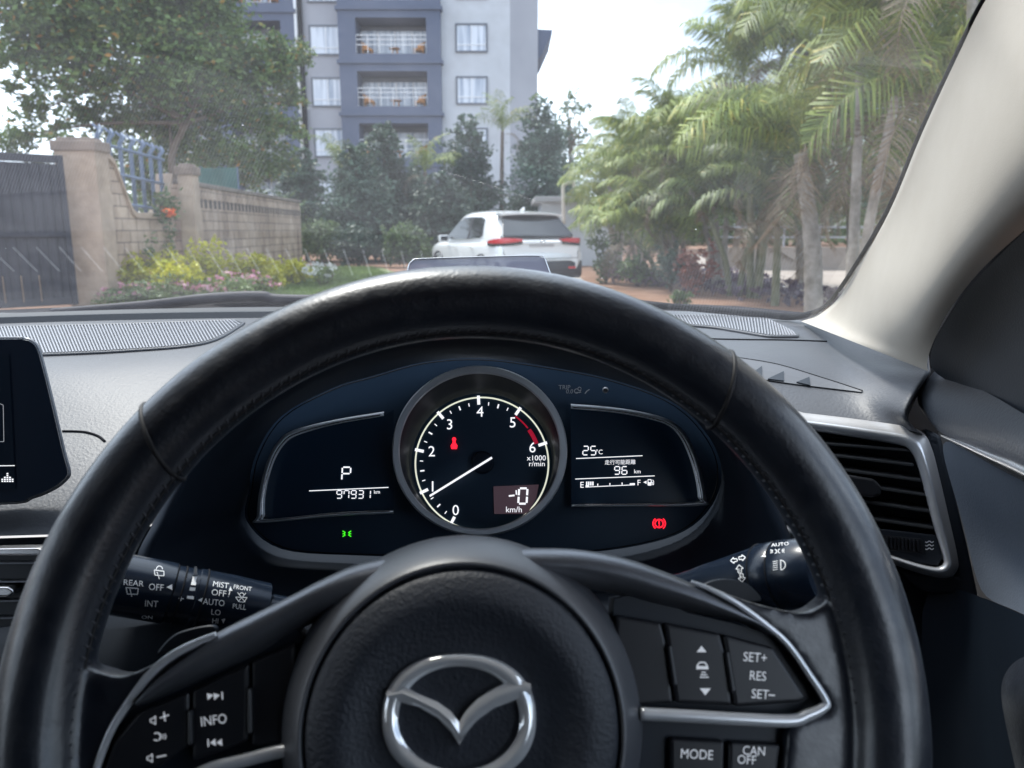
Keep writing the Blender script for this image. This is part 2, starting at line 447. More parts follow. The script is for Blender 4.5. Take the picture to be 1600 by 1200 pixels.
ad = N.new('ShaderNodeMath'); ad.operation = 'ADD'; L.new(m1.outputs[0], ad.inputs[0]); L.new(mm.outputs[0], ad.inputs[1])
md = N.new('ShaderNodeMixShader'); L.new(ad.outputs[0], md.inputs['Fac']); L.new(ms.outputs[0], md.inputs[1]); L.new(du.outputs[0], md.inputs[2])
L.new(md.outputs[0], N['Material Output'].inputs['Surface'])
mb = MB()
xs = np.linspace(-1.08, .345, 30)
mb.grid([[Vector((x, ybase(x) - 0.0 - (ybase(x) - .36) * k / 20, zglass(x, ybase(x) - (ybase(x) - .36) * k / 20))) for x in xs] for k in range(21)])
ws = obj('windscreen', mb, gm, None, smooth=True, off=Vector((0, 0.8, 1.2)))
tag(ws, 'dusty raked windscreen glass over the dashboard, the street seen through it', 'windscreen')

# scuttle with wiper in front of the glass
cowl = thing('windscreen_wiper', 'black wiper arm parked along the scuttle under the windscreen', 'wiper', (-.4, 1.16, 1.07))
mb = MB()
wp = [P(82, 490, 1.2), P(225, 478, 1.22), P(330, 466, 1.23), P(408, 463, 1.23), P(440, 468, 1.23), P(600, 470, 1.22)]
mb.tube(smooth_path(wp, 6), .0085, 8)
obj('wiper_arm', mb, M['frit'], cowl, smooth=True)
mb = MB(); mb.tube([p + Vector((0, .01, -.013)) for p in smooth_path(wp[:5], 6)], .005, 6)
obj('wiper_blade', mb, M['rubber'], cowl, smooth=True)
mb = MB()
row = [(-900, 500), (-300, 488), (0, 484), (200, 476), (420, 464), (600, 456), (760, 452), (900, 458), (1050, 474), (1150, 478), (1235, 486), (1300, 492)]
zc = [1.0, 1.15, 1.2, 1.23, 1.25, 1.26, 1.26, 1.24, 1.2, 1.12, 1.03, .97]
mb.grid([[P(x, y, z) for (x, y), z in zip(row, zc)], [P(x, y + 34, z * .985) for (x, y), z in zip(row, zc)], [P(x, y + 70, z * .9) for (x, y), z in zip(row, zc)]])
mb.grid([[P(x, y, z) for (x, y), z in zip(row, zc)], [P(x, y, z) + Vector((0, .1, -.05)) for (x, y), z in zip(row, zc)]])
obj('scuttle', mb, M['frit'], body, smooth=True)
# bonnet beyond the glass, below the line of sight
mb = MB()
mb.grid([[Vector((x, 1.3 + k * .12 - .3 * ((x + .37) / .8) ** 2 * .6, .985 - .02 * k - .006 * k * k * .35 - .05 * ((x + .37) / .8) ** 2)) for x in np.linspace(-1.14, .40, 12)] for k in range(8)])
obj('bonnet', mb, mat('dark red bonnet paint', (.12, .01, .015), .3, coat=.6), body, smooth=True)

# ------------------------------------------------------------------ dashboard
dash = thing('dashboard', 'charcoal grained dashboard with ribbed grilles and chrome edged vents', 'dashboard', (-.3, .75, .8))
XS = [-1500, -900, -450, -200, -60, 40, 110, 170, 230, 300, 380, 470, 560, 660, 760, 860, 960, 1040, 1100, 1150, 1195, 1235, 1275, 1320, 1370, 1410, 1440]
R = [
 [(-1500, 545, .97), (-700, 498, 1.04), (0, 489, 1.07), (380, 484, 1.09), (750, 482, 1.09), (1085, 486, 1.03), (1200, 493, .95), (1262, 500, .885), (1330, 549, .76), (1400, 562, .66), (1440, 562, .60)],
 [(-1500, 560, .90), (-700, 510, .97), (0, 500, 1.0), (380, 494, 1.02), (750, 490, 1.02), (1085, 491, .98), (1190, 496, .93), (1262, 507, .865), (1330, 556, .745), (1400, 567, .655), (1440, 568, .596)],
 [(-1500, 600, .78), (-700, 530, .86), (0, 511, .91), (380, 500, .95), (750, 497, .95), (1085, 496, .94), (1190, 500, .90), (1262, 524, .82), (1330, 562, .73), (1400, 573, .645), (1440, 574, .592)],
 [(-1500, 660, .66), (-700, 580, .72), (0, 560, .74), (75, 558, .745), (200, 553, .755), (330, 540, .785), (470, 530, .79), (760, 522, .80), (1085, 513, .85), (1200, 529, .785), (1262, 537, .76), (1330, 566, .715), (1400, 578, .635), (1440, 580, .588)],
 [(-1500, 700, .62), (-700, 615, .68), (0, 592, .70), (100, 590, .70), (330, 575, .735), (560, 560, .75), (760, 545, .755), (1085, 532, .78), (1200, 541, .745), (1275, 556, .715), (1330, 574, .69), (1400, 590, .625), (1440, 596, .582)],
 [(-1500, 760, .58), (-700, 670, .635), (0, 648, .655), (170, 645, .66), (330, 625, .685), (560, 600, .69), (760, 580, .70), (1085, 552, .725), (1200, 562, .70), (1275, 578, .68), (1330, 592, .663), (1400, 612, .615), (1440, 630, .578)],
 [(-1500, 800, .56), (-700, 710, .61), (0, 690, .625), (170, 684, .635), (330, 660, .66), (560, 640, .66), (760, 620, .665), (1085, 580, .69), (1200, 590, .67), (1275, 603, .655), (1340, 618, .64), (1400, 632, .607), (1440, 650, .576)],
 [(-1500, 870, .53), (-700, 780, .57), (0, 765, .585), (170, 760, .59), (330, 735, .63), (560, 690, .655), (760, 660, .66), (1085, 615, .66), (1200, 627, .64), (1275, 636, .63), (1340, 646, .62), (1400, 655, .602), (1440, 664, .578)],
 [(-1500, 930, .51), (-700, 850, .545), (0, 838, .555), (170, 832, .56), (330, 800, .62), (560, 740, .655), (760, 700, .66), (1085, 635, .655), (1200, 644, .63), (1275, 651, .62), (1340, 659, .612), (1400, 668, .597), (1440, 677, .575)],
]
ENDS = [1447, 1448, 1450, 1450, 1438, 1421, 1412, 1424, 1440]
def dash_row(r, end):
    xs = [x if x <= 1275 else 1275 + (x - 1275) * (end - 1275) / 165 for x in XS]
    q = interp_row(r, XS); q = [P(x, np.interp(x0, [k[0] for k in r], [k[1] for k in r]), np.interp(x0, [k[0] for k in r], [k[2] for k in r])) for x, x0 in zip(xs, XS)]
    yl, zl = r[-1][1], r[-1][2]
    return q + [P(end + 3, yl + 3, zl + .010), P(end + 4, yl + 6, zl + .05)]
R[0][-3:] = [(1330, 528, .80), (1400, 541, .70), (1440, 545, .63)]
R[1][-3:] = [(1330, 545, .765), (1400, 556, .67), (1440, 558, .605)]
mb = MB(); mb.grid([dash_row(r, e) for r, e in zip(R, ENDS)])
dtop = obj('dash_top', mb, M['dash'], dash, smooth=True, subsurf=2)
hd = on_mesh(dtop)
# fascia below the pad
R2 = [
 [(-1500, 932, .515), (-700, 852, .55), (0, 842, .56), (170, 836, .565), (330, 806, .63), (560, 760, .67), (760, 760, .67), (1085, 660, .672), (1250, 668, .64), (1340, 668, .622), (1440, 686, .585)],
 [(-1500, 1000, .515), (-700, 905, .555), (0, 890, .565), (170, 890, .57), (330, 890, .63), (560, 880, .68), (760, 880, .68), (1085, 800, .672), (1250, 800, .645), (1440, 820, .60), (1500, 850, .59)],
 [(-1500, 1200, .50), (0, 1040, .56), (330, 1040, .62), (760, 1040, .66), (1085, 950, .65), (1250, 930, .63), (1440, 915, .60), (1520, 930, .585)],
 [(-1500, 1600, .46), (0, 1300, .54), (330, 1300, .60), (760, 1300, .62), (1085, 1250, .62), (1250, 1250, .60), (1440, 1250, .58), (1560, 1260, .56)],
]
XS2 = [-1500, -700, -300, 0, 170, 330, 560, 760, 960, 1085, 1180, 1250, 1340, 1440, 1490]
mb = MB(); mb.grid([interp_row(r, XS2) for r in R2])
obj('lower_fascia', mb, M['dash_dark'], dash, smooth=True, subsurf=1)
# seam on the pad beside the screen
def path2(pts, n=6): return [(p.x, p.y) for p in smooth_path([Vector((x, y, 0)) for x, y in pts], n)]
for q in ([(98, 674), (130, 675), (152, 681), (164, 690)], [(1070, 529), (1150, 531), (1230, 532), (1292, 534)]):
    mb = MB(); mb.tube([hd(x, y, .0002) for x, y in path2(q)], .0011, 6); obj('pad_seam', mb, M['rubber'], dash, smooth=True)
# ribbed grilles lying on the pad
M['rib'] = mat('grille ribs', (0.27, 0.275, 0.30), 0.42, spec=0.6)
def grille(far, near, n, lean, wr):
    def even(pts, n=90):
        q = np.array(path2(pts, 12)); d = np.concatenate([[0], np.cumsum(np.hypot(*np.diff(q, axis=0).T))]); t = np.linspace(0, d[-1], n + 1)
        return list(zip(np.interp(t, d, q[:, 0]), np.interp(t, d, q[:, 1])))
    F_ = even(far); Nn = even(near)
    def at(path, t):
        t = min(max(t, 0), 1) * (len(path) - 1); i = min(int(t), len(path) - 2); k = t - i
        return path[i][0] * (1 - k) + path[i + 1][0] * k, path[i][1] * (1 - k) + path[i + 1][1] * k
    base = MB(); rb = MB()
    base.grid([[hd(at(F_, i / 90)[0] * (1 - k) + at(Nn, i / 90)[0] * k, at(F_, i / 90)[1] * (1 - k) + at(Nn, i / 90)[1] * k, .0010) for i in range(91)] for k in np.linspace(0, 1, 6)])
    for i in range(n):
        t = (i + .5) / n; a = at(F_, t - lean / n); b_ = at(Nn, t); rows = []
        for k in np.linspace(.02, .98, 6):
            x, y = a[0] * (1 - k) + b_[0] * k, a[1] * (1 - k) + b_[1] * k; p = hd(x, y, .0011); w = Vector((wr, 0, 0)); u = (hd(x, y, .003) - p)
            rows.append([p - w, p - w * .6 + u, p + w * .6 + u, p + w])
        rb.grid(rows)
    g = obj('speaker_grille', base, M['black'], dash); obj('ribs', rb, M['rib'], g)
    mb = MB(); mb.tube([hd(x, y, .0008) for x, y in F_] + [hd(x, y, .0008) for x, y in reversed(Nn)], .0019, 6, closed=True); obj('grille_rim', mb, M['dash'], g, smooth=True)
grille([(-700, 533), (-300, 521), (0, 513), (200, 508), (340, 503), (372, 503), (381, 506)], [(-700, 577), (-300, 566), (0, 558), (75, 556), (200, 550), (320, 538), (378, 509)], 215, 3, .0012)
grille([(1040, 495), (1085, 495), (1140, 495), (1187, 497), (1212, 507), (1246, 525)], [(1040, 508), (1110, 513), (1150, 519), (1198, 527), (1222, 528), (1245, 527.5)], 44, 2, .0011)
# defroster slot: ribs lie behind a lip at the foot of the glass
mb = MB(); rb = MB()
def zslot(x): return 1.0875 + (x + .667) * (.0112 if x > -.667 else .0085)
for i in range(40):
    x = -1.05 + i * .0255
    rb.box((x + .006, ybase(x) - .093, zslot(x) + .0004), (.0028, .042, .0016), Matrix.Rotation(radians(-14), 3, 'Z'))
xs = np.linspace(-1.08, -.03, 24)
mb.grid([[Vector((x, ybase(x) - .075 + dy, zslot(x) + zz)) for x in xs] for dy, zz in ((.03, .004), (.012, 0), (-.045, 0), (-.048, .0062), (-.056, .0062), (-.064, -.004))])
d = obj('defroster_slot', mb, M['dash_dark'], dash)
obj('slot_ribs', rb, mat('pale slot ribs', (.45, .46, .48), .5), d)
# side demister slot at the right
mb = MB(); q0 = path2([(1150, 560), (1215, 571), (1285, 592), (1348, 612)]); q1 = path2([(1150, 588), (1215, 598), (1285, 607), (1346, 614)])
mb.grid([[hd(x, y, .0012) for x, y in q0], [hd((x + u) / 2, (y + v) / 2, .0012) for (x, y), (u, v) in zip(q0, q1)], [hd(x, y, .0012) for x, y in q1]]); d = obj('demister_slot', mb, mat('slot grey', (.10, .105, .118), .5), dash)
for a_, b_, c_ in (((1199, 595), (1224, 583), (1224, 598)), ((1244, 600), (1264, 592), (1265, 605)), ((1172, 588), (1190, 575), (1190, 592))):
    mb = MB(); mb.prism([hd(*a_, .0014), hd(*b_, .0014), hd(*c_, .0014)], Vector((0, -.0004, .0008))); obj('demister_blade', mb, M['black'], d)
mb = MB(); mb.tube([hd(x, y, .0010) for x, y in q0], .0007, 6); obj('demister_rim', mb, M['rubber'], d, smooth=True)

# right air vent
vp = P(1420, 790, .585)
vn = (FWD * -1 + RIGHT * -.35 + UP * .12).normalized()
hv = plane_hit(vp, vn)
outer = [(1180, 636), (1256, 645), (1340, 655), (1415, 666), (1442, 676), (1456, 700), (1468, 745), (1482, 805), (1496, 868), (1496, 890), (1480, 903), (1440, 897), (1390, 880), (1300, 850), (1200, 820)]
inner = [(1190, 664), (1262, 672), (1340, 684), (1400, 694), (1420, 702), (1432, 722), (1444, 765), (1458, 820), (1473, 868), (1474, 880), (1463, 886), (1436, 881), (1394, 868), (1310, 840), (1210, 805)]
mid = [(a * .55 + c * .45, b * .55 + d_ * .45) for (a, b), (c, d_) in zip(outer, inner)]
def ringloft(mb, loops, hit):
    mb.grid([smooth_path([hit(x, y, l) for x, y in lp], 5, closed=True) for lp, l in loops], close_u=True)
mb = MB(); ringloft(mb, [(outer, -.006), (outer, .004), (mid, .0075)], hv)
vent = obj('air_vent', mb, M['vent_frame'], dash, smooth=True)
inn2 = [(x - 3 if x > 1350 else x, y) for x, y in inner]
mid2 = [(a * .35 + c * .65, b * .35 + d_ * .65) for (a, b), (c, d_) in zip(outer, inner)]
mb = MB(); ringloft(mb, [(mid, .0075), (mid2, .0095), (inner, .004), (inner, -.006)], hv)
obj('chrome_rim', mb, M['trim'], vent, smooth=True)
mb = MB(); ringloft(mb, [(inner, -.003), ([(x * .92 + 1340 * .08, y * .92 + 780 * .08) for x, y in inner], -.05)], hv)
mb.poly([hv(x, y, -.045) for x, y in outer])
obj('duct', mb, M['black'], vent)
for yl, yr, xr in ((697, 704, 1422), (709, 727, 1428), (728, 751, 1439), (747, 774, 1447), (770, 800, 1456), (797, 826, 1463)):
    mb = MB()
    a0, b0 = hv(1180, yl - 12, .002), hv(xr, yr, .002); a1, b1 = hv(1180, yl - 20, -.022), hv(xr - 4, yr - 9, -.022)
    t = vn.cross(b0 - a0).normalized() * .0012
    mb.prism([a0 + t, a1 + t, a1 - t, a0 - t], b0 - a0)
    obj('slat', mb, M['slat'], vent, bevel=.0006)
mb = MB(); mb.prism([hv(1322, 741, .008), hv(1366, 748, .008), hv(1377, 760, .008), hv(1378, 773, .008), hv(1362, 778, .008), hv(1322, 771, .008)], vn * -.02)
obj('vent_tab', mb, M['button'], vent, bevel=.002, segs=3)
mb = MB(); mb.prism([hv(1250, 812, .001), hv(1463, 836, .001), hv(1473, 872, .001), hv(1466, 884, .001), hv(1436, 880, .001), hv(1300, 838, .001)], vn * -.012)
obj('vent_base_panel', mb, M['dash_dark'], vent, bevel=.001)
mb = MB()
for i in range(9):
    x = 1384 + i * 6; mb.prism([hv(x, 839 + i * .6, .004), hv(x + 3.8, 839.4 + i * .6, .004), hv(x + 4.6, 857 + i * .6, .004), hv(x + .8, 856.6 + i * .6, .004)], vn * -.006)
mb.prism([hv(1379, 836, .0015), hv(1441, 842, .0015), hv(1446, 865, .0015), hv(1383, 859, .0015)], vn * -.004)
obj('thumbwheel', mb, M['button'], vent, bevel=.0004)
mb = MB()
for k in range(3):
    pline(mb, [(1446 + i * 1.6, 846.5 + k * 5.5 + 1.3 * sin(i * 1.25)) for i in range(9)], 1.7, hv, .0016)
obj('marking', mb, M['print'], vent)
mb = MB(); mb.prism([hv(1444, 668, -.003), hv(1470, 680, -.003), hv(1512, 850, -.003), hv(1530, 935, -.003), hv(1440, 925, -.003), hv(1400, 890, -.003), hv(1496, 900, -.003)], vn * -.02)
obj('dash_end_panel', mb, M['dash_dark'], dash, bevel=.003)

# centre vent at the left edge
hc = plane_hit(P(0, 930, .525), (FWD * -1 + UP * .15).normalized())
mb = MB(); mb.prism([hc(-500, 868, .012), hc(0, 857, .012), (hc(58, 856, .012)), hc(74, 860, .012), hc(70, 868, .012), hc(0, 868, .012), hc(-500, 880, .012)], FWD * .012)
cv = obj('air_vent', mb, M['brushed'], dash, bevel=.0012, segs=3)
mb = MB(); mb.prism([hc(-500, 868, .0), hc(80, 866, .0), hc(60, 1120, 0), hc(-500, 1130, 0)], FWD * .004)
obj('duct', mb, M['black'], cv)
for y in (879, 908, 938, 965, 994, 1022):
    mb = MB(); mb.prism([hc(-500, y + 2, .006), hc(90, y - 1, .006), hc(90, y + 2.5, .006), hc(-500, y + 5, .006)], FWD * .008)
    obj('slat', mb, M['satin'], cv, bevel=.0004)
for y, x in ((925, 20), (1038, 4)):
    mb = MB(); mb.prism([hc(-90, y - 9, .012), hc(x - 8, y - 8, .012), hc(x, y - 3, .012), hc(x, y + 4, .012), hc(x - 8, y + 8, .012), hc(-90, y + 8, .012)], FWD * .012)
    obj('vent_tab', mb, M['brushed'], cv, bevel=.002, segs=3)

# instrument hood
arch = [(232, 890), (258, 812), (298, 735), (345, 678), (420, 610), (520, 560), (640, 532), (760, 524), (880, 532), (990, 562), (1080, 612), (1150, 690), (1200, 790), (1228, 900), (1150, 985), (980, 1010), (760, 1020), (500, 1010), (320, 985)]
outl = [(386, 815), (388, 770), (400, 710), (440, 650), (520, 606), (580, 588), (660, 566), (750, 560), (850, 572), (960, 594), (1060, 634), (1118, 700), (1124, 765), (1082, 822), (1000, 852), (860, 868), (700, 870), (560, 868), (440, 858)]
mb = MB()
def sp(lst, Z): return smooth_path([P(x, y, Z) for x, y in lst], 5, closed=True)
def scl(lst, k, cx=740, cy=790): return [(cx + (x - cx) * k, cy + (y - cy) * k) for x, y in lst]
mix = [(a * .45 + c * .55, b * .45 + d_ * .55) for (a, b), (c, d_) in zip(arch, outl)]
mb.grid([sp(scl(arch, 1.035), .60), sp(scl(arch, 1.03), .535), sp(scl(arch, 1.02), .505), sp(arch, .50), sp(scl(arch, .985), .503), sp(mix, .565), sp(outl, .615)], close_u=True)
obj('instrument_hood', mb, mat('matt black hood', (.018, .026, .040), .75, spec=.15), dash, smooth=True)
mb = MB()
mb.grid([[P(740 + 760 * u, 880 + 60 * u * u + dy, z) for u in np.linspace(-1, .76, 9)] for dy, z in ((40, .60), (44, .50), (70, .44), (200, .42), (420, .44))])
obj('column_shroud', mb, mat('matt shroud', (.006, .009, .014), .8, spec=.1), dash, smooth=True)

# ------------------------------------------------------------------ instrument cluster
clu = thing('instrument_cluster', 'black instrument cluster with round rev counter between two small displays', 'instrument cluster', tuple(P(750, 720, .61)))
cn = (FWD * -1 + UP * .16).normalized()
hk = plane_hit(P(750, 705, .60), cn)
mb = MB(); ol = smooth_path([Vector((x, y, 0)) for x, y in outl], 5, closed=True)
mb.poly([hk(p.x, p.y, -.0190) for p in ol])
obj('housing', mb, M['dial'], clu)
mb = MB(); mb.tube([hk(740 + (p.x - 740) * .985, 720 + (p.y - 720) * .985, -.009) for p in ol], .0005, 6, closed=True)
obj('housing_rim', mb, M['rubber'], clu, smooth=True)
# rev counter
def circ(cx, cy, r, lift, n=96, ry=None): return [hk(cx + r * cos(2 * pi * k / n), cy - (ry or r) * sin(2 * pi * k / n), lift) for k in range(n)]
mb = MB(); mb.grid([circ(749.5, 705, 137, -.012, ry=133), circ(749.5, 704, 137, .010, ry=132.5), circ(749.5, 704, 135, .0125, ry=131), circ(749.5, 704.5, 127, .0125, ry=123.5), circ(749.5, 705, 125, .010, ry=121)], close_u=True)
tach = obj('rev_counter', mb, M['frame'], clu, smooth=True, autosm=40)
mb = MB(); mb.grid([circ(749.5, 705, 125, .010, ry=121), circ(750, 708, 119, .004, ry=118), circ(752, 719, 113, -.013, ry=111), circ(753, 724, 109, -.016, ry=108)], close_u=True)
obj('bezel_cone', mb, mat('dark bezel', (.016, .024, .040), .42, spec=.5), tach, smooth=True)
mb = MB(); mb.poly(circ(753, 724, 112, -.0155))
obj('dial_face', mb, M['dial'], tach)
DC = (753, 725); dl = -.0148
mb = MB(); mb.tube([hk(DC[0] + 104 * cos(a), DC[1] - 104 * sin(a), dl) for a in np.linspace(0, 2 * pi, 120, endpoint=False)], .00062, 6, closed=True)
obj('dial_ring', mb, M['lit_cream'], tach, smooth=True)
mb = MB()
for k in range(7):
    a = radians(242.6 - 37.4 * k); c, s_ = cos(a), sin(a)
    line(mb, DC[0] + 93 * c, DC[1] - 93 * s_, DC[0] + 107 * c, DC[1] - 107 * s_, 4.6, hk, dl + .0012)
    if k < 6:
        for j in (1, 2, 3):
            if k == 5: continue
            a2 = a - radians(37.4 * j / 4); c, s_ = cos(a2), sin(a2); L0 = 6.5 if j == 2 else 5
            line(mb, DC[0] + (97 - L0) * c, DC[1] - (97 - L0) * s_, DC[0] + 97 * c, DC[1] - 97 * s_, 2.2 if j == 2 else 1.4, hk, dl + .0008)
obj('tick_marks', mb, M['lit_white'], tach)
mb = MB()
for s_, x, y in (('0', 712, 797), ('1', 676, 760), ('2', 674.5, 705), ('3', 702.5, 663), ('4', 750, 643), ('5', 801, 660), ('6', 832, 699)):
    text(mb, s_, x, y, 16, hk, lift=dl + .0006)
text(mb, 'x1000', 838, 715.5, 8, hk, lift=dl + .0006, sx=1.05); text(mb, 'r/min', 839, 724.5, 8, hk, lift=dl + .0006, sx=1.05)
text(mb, 'km/h', 803, 796, 9, hk, lift=dl + .0012)
sevenseg(mb, '0', 817, 775, 13, 24, 0, hk, 3.2); line(mb, 795, 775, 804, 774, 2.6, hk, dl + .0014); line(mb, 806.5, 766, 807, 773, 2.0, hk, dl + .0014)
obj('lettering', mb, M['lit_white'], tach)
mb = MB()
pts = arc(DC[0], DC[1], 91, 55.2, 38, 10); pline(mb, pts, 2.4, hk, dl + .0006)
pts = arc(DC[0], DC[1], 91, 36, 20.5, 10); pline(mb, pts, 6.5, hk, dl + .0006)
obj('red_line', mb, M['dim_red'], tach)
mb = MB(); mb.poly([hk(*p, dl + .0006) for p in ((771, 760), (842, 757), (838, 778), (826, 800), (818, 803), (772, 803))])
obj('speed_window', mb, M['lcd_lit'], tach)
mb = MB()
mb.prism([hk(671, 773.5, .001 + dl + .006), hk(768, 713.5, dl + .006), hk(769.5, 716.5, dl + .006), hk(672, 776.5, dl + .006)], cn * .0008)
obj('needle', mb, M['lit_white'], tach)
mb = MB(); mb.grid([circ(754, 723, 18, dl + .0005, 40), circ(754, 722, 17.5, dl + .0045, 40), circ(754, 722, 15, dl + .0055, 40)], close_u=True); mb.poly(circ(754, 722, 15, dl + .0055, 40))
obj('needle_hub', mb, M['gloss'], tach, smooth=True, autosm=35)
mb = MB()
shape(mb, [(-.5, 1), (-.62, .35), (-.3, -.1), (-.25, -.45), (.25, -.45), (.3, -.1), (.62, .35), (.5, 1)], 709.5, 693, 8.5, hk, lift=dl + .001)
mb.poly([hk(709.5 + 3.2 * cos(a), 686.3 + 3.2 * sin(a), dl + .001) for a in np.linspace(0, 2 * pi, 14, endpoint=False)])
obj('warning_light', mb, M['lit_red'], tach)['label'] = 'red seat belt light'
# left and right displays
FL = [(615, 802), (520, 807), (404, 817), (401, 806), (405, 767), (417, 721), (434, 690), (459, 672), (522, 656), (600, 643)]
FLi = [(615, 797), (520, 801), (421, 811), (414, 803), (416, 767), (427, 725), (443, 696), (465, 680), (525, 663), (600, 650)]
FR = [(892, 631), (944, 635), (995, 642), (1046, 656), (1072, 679), (1090, 716), (1099, 752), (1104, 781), (1100, 790), (1000, 791), (893, 792)]
FRi = [(892, 639), (944, 643), (992, 650), (1040, 663), (1062, 683), (1078, 718), (1087, 752), (1090, 776), (1087, 784), (1000, 787), (893, 788)]
for o_, i_, pane in ((FL, FLi, [(615, 797)] + FLi + [(615, 640)]), (FR, FRi, FRi)):
    mb = MB(); A = smooth_path([Vector((x, y, 0)) for x, y in o_], 6); B = smooth_path([Vector((x, y, 0)) for x, y in i_], 6)
    mb.grid([[hk(p.x, p.y, -.012) for p in A], [hk(p.x, p.y, .002) for p in A], [hk((p.x * .6 + q.x * .4), p.y * .6 + q.y * .4, .0035) for p, q in zip(A, B)], [hk(p.x, p.y, .001) for p in B], [hk(p.x, p.y, -.0105) for p in B]])
    fr_ = obj('display', mb, M['frame'], clu, smooth=True, autosm=50)
    mb = MB(); mb.tube([hk(p.x * .35 + q.x * .65, p.y * .35 + q.y * .65, .0026) for p, q in zip(A, B)], .0006, 6)
    obj('chrome_edge', mb, M['chrome'], fr_, smooth=True)
    mb = MB(); mb.poly([hk(x, y, -.009) for x, y in pane]); obj('display_pane', mb, M['lcd'], fr_)
    mb = MB()
    hl = lambda px, py, lift=0.0: hk(px, py, -.0085 + lift)
    if o_ is FL:
        sevenseg(mb, 'P', 541, 740, 13, 20, 0, hl, 2.3); line(mb, 483, 767, 607, 761.5, 1.3, hl)
        sevenseg(mb, '97931', 552.5, 772.5, 7.6, 12, 11.2, hl, 1.5); text(mb, 'km', 589, 768.5, 5.5, hl, rot=-2)
    else:
        sevenseg(mb, '25', 921, 704, 8, 13.5, 12, hl, 1.6); text(mb, '°C', 936.5, 706, 7.5, hl)
        line(mb, 900, 716.5, 1004, 712, 1.2, hl); text(mb, '走行可能距離', 969, 722, 7.5, hl, rot=-1)
        sevenseg(mb, '96', 970, 735, 7.8, 12, 11.5, hl, 1.6); text(mb, 'km', 996, 736.5, 6, hl)
        line(mb, 899, 748.5, 1023, 743.5, 1.2, hl); text(mb, 'E', 909.5, 757.5, 9, hl); text(mb, 'F', 998.5, 754, 8.5, hl)
        for k in range(4): line(mb, 916.8 + k * 3.2, 752.5, 916.8 + k * 3.2, 758.6, 2.2, hl)
        line(mb, 915, 761, 992, 757.5, 1.1, hl)
        for x in (934, 953, 972): line(mb, x, 760 - (x - 915) * .045, x, 756.5 - (x - 915) * .045, 1.5, hl)
        line(mb, 984, 756.2, 992, 755.8, 2.2, hl); line(mb, 915, 759.5, 920, 759.3, 2.2, hl)
        shape(mb, [(-1, 0), (.8, -.9), (.8, .9)], 1008, 753.5, 2.8, hl)
        pline(mb, [(1012.5, 758), (1012.5, 749.5), (1017.5, 749.5), (1017.5, 758)], 1.3, hl, closed=True); line(mb, 1013, 755.5, 1017, 755.5, 4, hl); pline(mb, [(1017.5, 753), (1019.6, 753.5), (1019.6, 757.4), (1021.3, 757.4), (1021.3, 751.5), (1019.5, 749.8)], .9, hl)
    obj('lettering', mb, M['lit_white'], fr_)
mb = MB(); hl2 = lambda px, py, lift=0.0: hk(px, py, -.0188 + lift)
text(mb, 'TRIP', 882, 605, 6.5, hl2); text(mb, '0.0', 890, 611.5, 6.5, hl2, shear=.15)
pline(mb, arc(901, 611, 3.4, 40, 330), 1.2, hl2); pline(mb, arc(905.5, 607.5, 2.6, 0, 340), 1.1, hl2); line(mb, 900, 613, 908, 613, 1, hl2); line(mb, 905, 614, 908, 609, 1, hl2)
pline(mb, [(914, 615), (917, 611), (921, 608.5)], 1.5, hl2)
obj('trip_lettering', mb, M['grey_print'], clu)  # grey lettering and marks on the housing
mb = MB(); mb.grid([circ(946, 609.5, 5, -.012, 20), circ(946, 609.5, 4.6, -.006, 20), circ(946, 609.5, 3, -.0045, 20)], close_u=True); mb.poly(circ(946, 609.5, 3, -.0045, 20))
obj('reset_knob', mb, M['satin'], clu, smooth=True)
mb = MB()
for sx in (-1, 1):
    pline(mb, [(542 + sx * 1.2, 829.5), (542 + sx * 1.2, 838.5)] if 0 else arc(542 + sx * 1.2, 834, 2.6, 90 - sx * 90 + 70, 90 - sx * 90 - 70 + 0, 6)[::1], 1.2, hl2)
    for dy in (-3.5, 0, 3.5): line(mb, 542 + sx * 3.4, 834 + dy * .7, 542 + sx * 6.8, 834 + dy * 1.25, 1.3, hl2)
obj('warning_light', mb, M['lit_green'], clu)['label'] = 'green side light symbol'
mb = MB()
pline(mb, arc(1030, 818, 6.3, 0, 360, 28), 2.0, hl2); pline(mb, arc(1030, 818, 9.6, 128, 232, 10), 1.9, hl2); pline(mb, arc(1030, 818, 9.6, -52, 52, 10), 1.9, hl2)
line(mb, 1030, 813.5, 1030, 819.5, 2.0, hl2); line(mb, 1030, 820.8, 1030, 822.6, 2.0, hl2)
obj('warning_light', mb, M['lit_red'], clu)['label'] = 'red brake warning light'

# ------------------------------------------------------------------ centre screen
scr = thing('infotainment_screen', 'black tablet screen standing on the dash at the left edge', 'display screen', tuple(P(0, 700, .60)))
hs = plane_hit(P(40, 650, .555), (FWD * -1 + RIGHT * .10 + UP * .05).normalized())
sn = (FWD * -1 + RIGHT * .10 + UP * .05).normalized()
fo = [(-430, 540), (-300, 532), (0, 529), (36, 530), (50, 534), (59, 545), (68, 575), (84, 640), (99, 705), (107, 735), (104, 747), (84, 763), (50, 777), (0, 786), (-300, 790), (-430, 780)]
pp = smooth_path([Vector((x, y, 0)) for x, y in fo], 5, closed=True)
cx_, cy_ = -150, 660
mb = MB()
loop = lambda k, l: [hs(cx_ + (p.x - cx_) * k, cy_ + (p.y - cy_) * k, l) for p in pp]
mb.grid([loop(.985, -.024), loop(1.0, -.014), loop(1.0, -.003), loop(.992, 0)], close_u=True); mb.poly(loop(.985, -.024)); mb.poly(loop(.992, 0))
obj('casing', mb, M['gloss'], scr, smooth=True, autosm=40)
mb = MB(); mb.tube(loop(1.002, -.006), .0014, 6, closed=True); obj('casing_edge', mb, M['satin'], scr, smooth=True)
